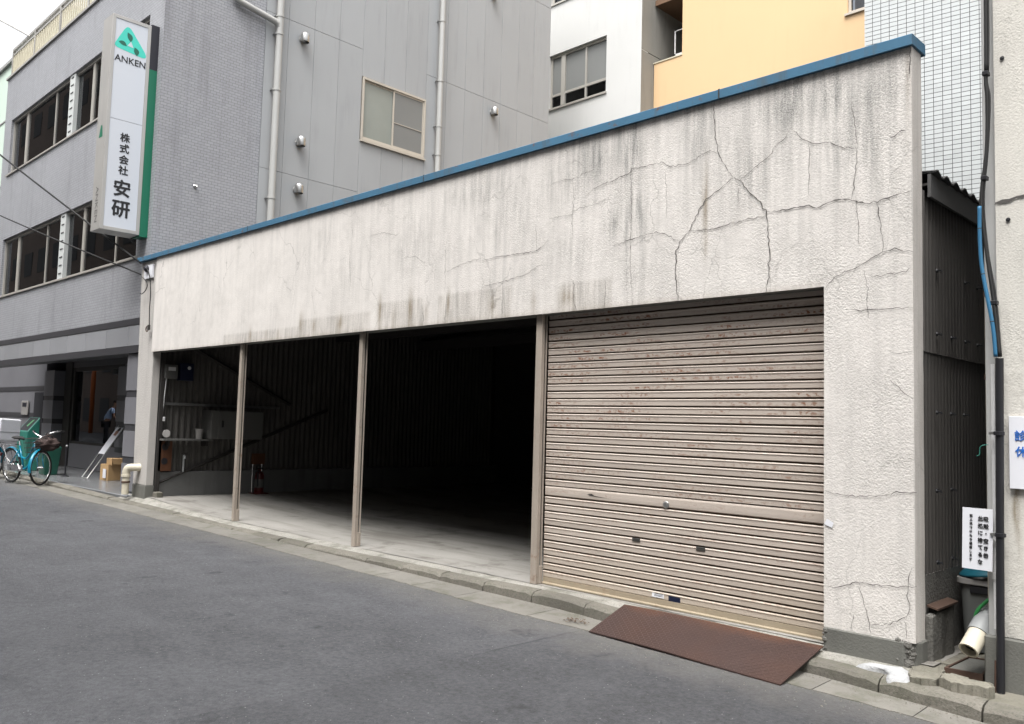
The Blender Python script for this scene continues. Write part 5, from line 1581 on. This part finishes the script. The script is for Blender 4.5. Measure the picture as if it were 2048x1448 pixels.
nodes = [pp(0, 0, .9, .13, .1), pp(.06, 0, 1.1, .12, .1), pp(.16, 0, 1.3, .14, .1), pp(.22, 0, 1.4, .06), pp(.27, 0, 1.48, .085, .075), pp(.29, 0, 1.58, .085, .08), pp(.28, 0, 1.65, .05),
         pp(0, .1, .85, .085), pp(.02, .11, .5, .062), pp(-.02, .11, .09, .045), pp(.09, .12, .04, .04),
         pp(0, -.1, .85, .085), pp(.04, -.11, .5, .062), pp(.02, -.11, .09, .045), pp(.13, -.12, .04, .04),
         pp(.18, .18, 1.36, .055), pp(.22, .22, 1.1, .042), pp(.4, .18, 1.02, .034), pp(.48, .17, 1.02, .03),
         pp(.18, -.18, 1.36, .055), pp(.22, -.22, 1.1, .042), pp(.4, -.18, 1.02, .034), pp(.48, -.17, 1.02, .03)]
edges = [(0, 1), (1, 2), (2, 3), (3, 4), (4, 5), (5, 6), (0, 7), (7, 8), (8, 9), (9, 10), (0, 11), (11, 12), (12, 13), (13, 14), (2, 15), (15, 16), (16, 17), (17, 18), (2, 19), (19, 20), (20, 21), (21, 22)]
skinned('body', nodes, edges, 'skin', pr)
skinned('shirt', [pp(.0, 0, .92, .155, .12), pp(.06, 0, 1.1, .145, .125), pp(.16, 0, 1.3, .165, .12), pp(.2, 0, 1.38, .08), pp(.18, .18, 1.36, .075), pp(.2, .21, 1.2, .062), pp(.18, -.18, 1.36, .075), pp(.2, -.21, 1.2, .062)],
        [(0, 1), (1, 2), (2, 3), (2, 4), (4, 5), (2, 6), (6, 7)], 'shirt', pr)
skinned('trousers', [pp(0, 0, .88, .15, .12), pp(0, .1, .84, .1), pp(.02, .11, .5, .08), pp(-.02, .11, .12, .065), pp(0, -.1, .84, .1), pp(.04, -.11, .5, .08), pp(.02, -.11, .12, .065)],
        [(0, 1), (1, 2), (2, 3), (0, 4), (4, 5), (5, 6)], 'cloth_dark', pr)
skinned('hair', [pp(.25, 0, 1.58, .085, .085), pp(.265, 0, 1.66, .075, .08), pp(.29, 0, 1.69, .05)], [(0, 1), (1, 2)], 'hair', pr)

# ================================================================== BICYCLES
def make_bike(label, steer, box=False):
    root = thing('bicycle', label, 'bicycle', (0, 0, 0), 'bicycles parked at the kerb')
    RW = .33
    def wheel(cx, ang_, name='wheel'):
        w = bpy.data.objects.new(name, None); COL.objects.link(w); w.parent = root
        w.location = (cx, 0, RW); w.rotation_euler = (0, 0, ang_); LOC[w.name] = Vector((0, 0, 0))
        circ = lambda r: [(r * math.cos(a), 0, r * math.sin(a)) for a in np.linspace(0, 2 * math.pi, 37)]
        MB().tube(circ(RW - .018), .019, 8).build('tyre', 'rubber', w, smooth=True)
        MB().tube(circ(RW - .043), .011, 6).build('rim', 'chrome', w, smooth=True)
        sp = MB()
        for k in range(28):
            a = 2 * math.pi * k / 28
            sp.tube([(.02 * math.cos(a + .9), (.025 if k % 2 else -.025), .02 * math.sin(a + .9)), ((RW - .045) * math.cos(a), 0, (RW - .045) * math.sin(a))], .0013, 4, False)
        sp.build('spokes', 'chrome', w)
        MB().tube([(0, -.05, 0), (0, .05, 0)], .02, 10).build('hub', 'chrome', w)
        return w
    def fender(a0, a1, cx, ang_=0, parent=root):
        m = MB()
        n = 18
        ca, sa = math.cos(ang_), math.sin(ang_)
        for i in range(n + 1):
            a = a0 + (a1 - a0) * i / n
            for (dy, dr) in ((-.03, 0), (-.018, .012), (0, .016), (.018, .012), (.03, 0)):
                r = RW + .014 + dr
                lx, lz = r * math.cos(a), r * math.sin(a)
                m.v.append((cx + lx * ca - dy * sa, lx * sa + dy * ca, RW + lz))
        for i in range(n):
            for k in range(4):
                a = i * 5 + k
                m.f.append((a, a + 1, a + 6, a + 5))
        return m.build('mudguard', 'teal', parent, smooth=True)
    LF = 1.0
    wheel(0, 0); wheel(LF + .02 * 0, steer)
    fender(math.radians(30), math.radians(175), 0)
    fender(math.radians(-10), math.radians(120), LF, steer)
    fr = MB()
    bb = (.43, 0, .28); st = (.28, 0, .72); hd0 = (.84, 0, .56); hd1 = (.78, 0, .76)
    fr.tube([bb, st], .017, 8)
    fr.tube(bez([hd0, (.68, 0, .42), (.52, 0, .3), bb]), .024, 10)
    fr.tube(bez([hd1, (.64, 0, .58), (.5, 0, .48), (.36, 0, .5)]), .019, 8)
    fr.tube([hd0, hd1], .022, 10)
    for y_ in (-.05, .05):
        fr.tube([(0, y_, RW), (.43, y_ * .5, .28)], .011, 6).tube([(0, y_, RW), (.31, y_ * .4, .64)], .009, 6)
    fr.build('frame', 'teal', root, smooth=True)
    MB().tube([st, (.25, 0, .84)], .013, 8).build('seat_post', 'chrome', root)
    sd = MB()
    for i, (x_, w_, z_) in enumerate(((-.02, .02, .86), (.03, .095, .875), (.1, .11, .87), (.17, .07, .86), (.26, .03, .86), (.3, .012, .85))):
        for k in range(8):
            a = 2 * math.pi * k / 8
            sd.v.append((x_ + .12, w_ * math.cos(a), z_ + .028 * math.sin(a)))
    for i in range(5):
        for k in range(8):
            sd.f.append((i * 8 + k, i * 8 + (k + 1) % 8, (i + 1) * 8 + (k + 1) % 8, (i + 1) * 8 + k))
    sd.f += [tuple(range(8))[::-1], tuple(40 + k for k in range(8))]
    sd.build('saddle', 'rubber', root, smooth=True)
    ca, sa = math.cos(steer), math.sin(steer)
    def sv(x_, y_, z_):      # steered assembly turns about the head
        return (.92 + x_ * ca - y_ * sa, x_ * sa + y_ * ca, z_)
    fk = MB()
    for y_ in (-.055, .055):
        fk.tube([(LF - y_ * sa, y_ * ca, RW), sv(-.04, y_, .5), sv(-.1, y_ * .6, .6)], .011, 6)
    fk.tube([(.84, 0, .56), (.77, 0, .82)], .014, 8)
    fk.build('fork', 'teal', root, smooth=True)
    hb = [sv(-.32, .29, .98), sv(-.25, .27, 1.0), sv(-.12, .16, .97), sv(-.1, 0, .9), sv(-.12, -.16, .97), sv(-.25, -.27, 1.0), sv(-.32, -.29, .98)]
    MB().tube(bez(hb, 5), .012, 8).tube([(.775, 0, .8), sv(-.1, 0, .9)], .013, 8).build('handlebar', 'chrome', root, smooth=True)
    for a, b in ((hb[0], hb[1]), (hb[5], hb[6])):
        MB().tube([a, b], .018, 8).build('grip', 'rubber', root)
    MB().tube([sv(-.1, .1, .98), sv(-.1, .1, .9)], .03, 10).build('bell', 'chrome', root)
    # wire basket
    bk = MB()
    bx_ = [(.05, -.17), (.3, -.17), (.3, .17), (.05, .17)]
    for z_, k_ in ((.62, .8), (.71, .9), (.8, .95), (.88, 1.0)):
        ring = [sv((x_ - .17) * k_ + .08, y_ * k_, z_) for x_, y_ in bx_]
        bk.tube(ring + [ring[0]], .005, 5, False)
    for (x_, y_) in [(.05 + .25 * t, s_ * .17) for t in np.linspace(0, 1, 6) for s_ in (-1, 1)] + [(e_, -.17 + .34 * t) for t in np.linspace(.15, .85, 6) for e_ in (.05, .3)]:
        bk.tube([sv((x_ - .17) * .8 + .08, y_ * .8, .62), sv((x_ - .17) + .08, y_, .88)], .003, 4, False)
    bk.build('basket', 'dark_metal', root)
    # crank, chain guard, stand, rack, lamp
    ck = MB().tube([(.43, -.07, .28), (.43, .07, .28)], .016, 8).tube([(.43, .08, .28), (.52, .08, .14)], .011, 6).tube([(.43, -.08, .28), (.34, -.08, .42)], .011, 6)
    ck.build('crank', 'chrome', root)
    for c_ in ((.52, .11, .14), (.34, -.11, .42)):
        MB().box(c_[0] - .045, c_[0] + .045, c_[1] - .035, c_[1] + .035, c_[2] - .012, c_[2] + .012).build('pedal', 'rubber', root)
    MB().box(-.02, .5, -.068, -.06, .24, .36).build('chain_guard', 'chrome', root, bevel=.003)
    MB().tube([(.02, -.1, .3), (.06, -.14, .01), (.06, .14, .01), (.02, .1, .3)], .008, 6).build('kickstand', 'chrome', root)
    MB().tube([(-.28, -.06, .72), (.22, -.06, .74), (.22, .06, .74), (-.28, .06, .72), (-.28, -.06, .72)], .007, 6).tube([(-.2, -.06, .72), (0, -.05, RW)], .006, 5).tube([(-.2, .06, .72), (0, .05, RW)], .006, 5).build('rack', 'chrome', root)
    MB().box(-.37, -.345, -.03, .03, .5, .56).build('tail_lamp', 'red', root, bevel=.004)
    MB().lathe([(.001, -.03), (.03, -.02), (.035, .03), (.001, .032)], sv(.08, 0, .56), (ca, sa, 0), 10).build('lamp', 'chrome', root, smooth=True)
    if box:
        b_ = MB().box(-.42, .12, -.24, .24, .76, 1.2).build('delivery_box', 'white_box', root, bevel=.03, seg=3)
        MB().box(-.424, .124, -.244, .244, .93, .937).build('lid_seam', 'cabinet', b_)
        MB().box(-.18, -.12, -.252, -.24, .88, .98).build('latch', 'black', b_, bevel=.004)
        MB().box(.12, .132, -.03, .03, .88, .98).build('latch', 'black', b_, bevel=.004)
    return root
def set_bike(root, x, y, rz, lean=0.05):
    root.location = (x, y, road_z(x) + .012)
    root.rotation_euler = (lean, 0, rz)
b1 = make_bike('teal city bicycle with front basket parked at the kerb, front wheel turned', math.radians(-62))
set_bike(b1, -18.42, -.66, math.radians(13))
b2 = make_bike('teal bicycle with a white delivery box, cut by the left edge', math.radians(10), True)
set_bike(b2, -19.55, -.75, math.radians(205))
bg_ = thing('handbag', 'crumpled dark brown bag stuffed in the bicycle basket', 'bag', (-17.5, -.4, .8))
random.seed(17)
m = MB()
for k in range(15):
    for j in range(22):
        th, ph = math.pi * k / 14, 2 * math.pi * j / 22
        r = 1 + .22 * math.sin(5 * ph + 3 * th) * math.sin(th) + .14 * math.sin(9 * th + 2 * ph) + random.uniform(-.07, .07)
        m.v.append((-17.44 + .19 * r * math.sin(th) * math.cos(ph), -.36 + .19 * r * math.sin(th) * math.sin(ph), .99 + .12 * r * math.cos(th)))
for k in range(14):
    for j in range(22):
        m.f.append((k * 22 + j, k * 22 + (j + 1) % 22, (k + 1) * 22 + (j + 1) % 22, (k + 1) * 22 + j))
m.build('pouch', 'bag', bg_, smooth=True)
MB().tube(bez([(-17.42, -.5, 1.04), (-17.4, -.42, 1.14), (-17.4, -.32, 1.15), (-17.42, -.24, 1.05)]), .012, 6).build('strap', 'bag', bg_)

# ================================================================== INSIDE THE GARAGE
WX = -13.86
cab = thing('wall_cabinet', 'grey wall cabinet with a small handle inside the open left bay', 'cabinet', (WX + .15, 1.35, 1.22))
MB().box(-13.9, WX + .3, .95, 1.9, 1.22, 1.705).build('body', 'cabinet', cab, bevel=.008)
MB().box(WX + .301, WX + .312, 1.07, 1.89, 1.235, 1.69).build('door', 'cabinet', cab, bevel=.004)
MB().box(WX + .313, WX + .33, 1.13, 1.155, 1.42, 1.53).build('handle', 'black', cab)
shf = thing('shelf', 'timber wall shelf under the grey cabinet', 'shelf', (WX + .1, .6, 1.19))
MB().box(-13.9, WX + .2, .2, 1.05, 1.185, 1.215).build('board', 'cabinet', shf, bevel=.003)
for y_ in (.3, .95):
    MB().box(-13.9, WX + .15, y_, y_ + .03, 1.1, 1.184).build('bracket', 'timber', shf)
cu = MB().lathe([(.001, 0), (.05, 0), (.065, .17), (.06, .17), (.046, .01)], (WX + .1, .84, 1.216), (0, 0, 1), 14).build('paper_cup', 'can_rim', smooth='auto')
tag(cu, 'pale tapered cup standing on the shelf', 'cup')
tag(MB().lathe([(.001, -.02), (.06, -.02), (.065, 0), (.06, .02), (.001, .02)], (WX + .14, .27, 1.3), (1, -.6, 0), 14).build('round_lid', 'can_rim', smooth='auto'), 'round white lid propped at the left end of the shelf', 'lid')
wbd = thing('orange_board', 'orange brown timber board with two dark holes below the shelf', 'board', (WX + .05, .3, .68))
MB().box(WX + .02, WX + .045, .2, .42, .69, 1.18).build('board', 'wood', wbd)
for z_ in (.85, 1.08):
    MB().lathe([(.001, 0), (.055, 0), (.055, .004), (.001, .004)], (WX + .046, .3, z_), (1, 0, 0), 12).build('hole', 'black', wbd)
eb = thing('meter_box', 'grey electricity meter box high on the inner wall', 'meter', (WX + .05, .33, 2.2))
MB().box(-13.9, WX + .1, .22, .42, 2.2, 2.43).build('case', 'cabinet', eb, bevel=.006)
MB().box(WX + .1, WX + .104, .26, .38, 2.33, 2.39).build('dial', 'white_plastic', eb)
MB().tube([(WX + .04, .26, 2.2), (WX + .04, .24, 1.9), (WX + .03, .23, 1.5)], .01, 6).build('conduit', 'white_plastic', eb)
bbx = thing('blue_box', 'dark blue box beside the meter on the inner wall', 'box', (WX + .05, .56, 2.2))
MB().box(-13.9, WX + .12, .46, .68, 2.18, 2.47).build('case', 'blue_box', bbx, bevel=.008)
MB().lathe([(.001, 0), (.03, 0), (.03, .003)], (WX + .121, .6, 2.39), (1, 0, 0), 10).build('mark', 'white_plastic', bbx)
sk = MB().box(WX + .02, WX + .05, .235, .275, 1.5, 1.57).build('wall_switch', 'white_plastic', bevel=.004)
tag(sk, 'small white switch on the corner post inside the garage', 'switch')
tp = thing('water_tap', 'standpipe with a tap against the inner wall', 'tap', (WX + .06, .62, .67))
MB().tube([(WX + .05, .62, .67), (WX + .05, .62, .95)], .018, 8).tube([(WX + .05, .62, .93), (WX + .13, .6, .93), (WX + .14, .6, .89)], .014, 8).build('pipe', 'pvc_grey', tp)
MB().tube([(WX + .07, .57, .97), (WX + .07, .67, .97)], .008, 6).build('handle', 'chrome', tp)
fe = thing('fire_extinguisher', 'red fire extinguisher on the floor by the inner wall', 'extinguisher', (WX + .12, 1.98, .27))
MB().lathe([(.001, 0), (.075, 0), (.08, .02), (.08, .3), (.06, .36), (.025, .38), (.025, .42), (.001, .42)], (WX + .12, 1.98, .275), (0, 0, 1), 18).build('cylinder', 'red', fe, smooth='auto')
MB().box(WX + .06, WX + .18, 1.965, 1.995, .7, .72).tube([(WX + .12, 1.98, .69), (WX + .2, 1.9, .62), (WX + .21, 1.9, .4)], .012, 6).build('valve', 'black', fe)
MB().lathe([(.081, .1), (.081, .25)], (WX + .12, 1.98, .275), (0, 0, 1), 18).build('label', 'cabinet', fe)
MB().box(WX + .0, WX + .24, 1.85, 2.1, .262, .285).build('tray', 'red', fe)
fs_ = thing('extinguisher_sign', 'orange red box on thin legs above the fire extinguisher', 'sign', (WX + .1, 2.0, .27))
MB().box(WX + .04, WX + .12, 1.85, 2.07, .78, .97).build('plate', 'wood', fs_, bevel=.005)
for y_ in (1.87, 2.05):
    MB().tube([(WX + .06, y_, .27), (WX + .06, y_, .78)], .007, 6).build('leg', 'chrome', fs_)
st2 = MB().prism(rrect(-13.76, .2, .16, .12, .03), .255, .36).build('stone_block', 'kerb', bevel=.015)
tag(st2, 'small pale stone block at the foot of the left guide rail', 'stone')

# ================================================================== GRIT
random.seed(77)
mb = MB()
def pebble(x, y, z, r):
    n = 5
    a0 = random.random() * 6
    vs = [(x + r * random.uniform(.6, 1.2) * math.cos(a0 + 2 * math.pi * k / n), y + r * random.uniform(.6, 1.2) * math.sin(a0 + 2 * math.pi * k / n), z) for k in range(n)]
    vs.append((x + random.uniform(-.3, .3) * r, y + random.uniform(-.3, .3) * r, z + r * random.uniform(.5, .9)))
    mb.add(vs, [(k, (k + 1) % n, n) for k in range(n)])
for k in range(2600):
    x = random.choice([random.uniform(-14, 0), random.uniform(-5.5, -1.2), random.uniform(-9, -3)])
    t = random.random() ** 2
    if random.random() < .6:
        pebble(x, kerb_y(x) - .02 - .1 * t, road_z(x) + .012, random.uniform(.002, .007))
    elif random.random() < .6:
        pebble(x, -.55 - .35 * t, road_z(x) + .004, random.uniform(.002, .006))
    elif x > -14:
        pebble(x, random.uniform(kerb_y(x) + .14, .05), max(kerb_z(x), .1) + .008, random.uniform(.002, .005))
o = mb.build('gutter_grit', 'grit')
o['kind'] = 'stuff'
o['label'], o['category'] = 'loose grit and small stones along the gutter', 'grit'
# small heap of leaf litter at the left end of the ramp plate
random.seed(5)
mb = MB()
for k in range(60):
    x, y = random.gauss(-4.42, .06), random.gauss(-.42, .03)
    a = random.random() * 6.3; r = random.uniform(.006, .018)
    c_, s_ = math.cos(a) * r, math.sin(a) * r
    z = road_z(x) + .014 + random.random() * .012
    mb.add([(x - c_, y - s_, z), (x + s_ * .4, y - c_ * .4, z + .004), (x + c_, y + s_, z + random.uniform(-.002, .008)), (x - s_ * .4, y + c_ * .4, z + .003)], [(0, 1, 2, 3)])
o = mb.build('leaf_litter', 'litter')
o['kind'] = 'stuff'
o['label'], o['category'] = 'small heap of brown leaf litter in the gutter by the ramp plate', 'litter'
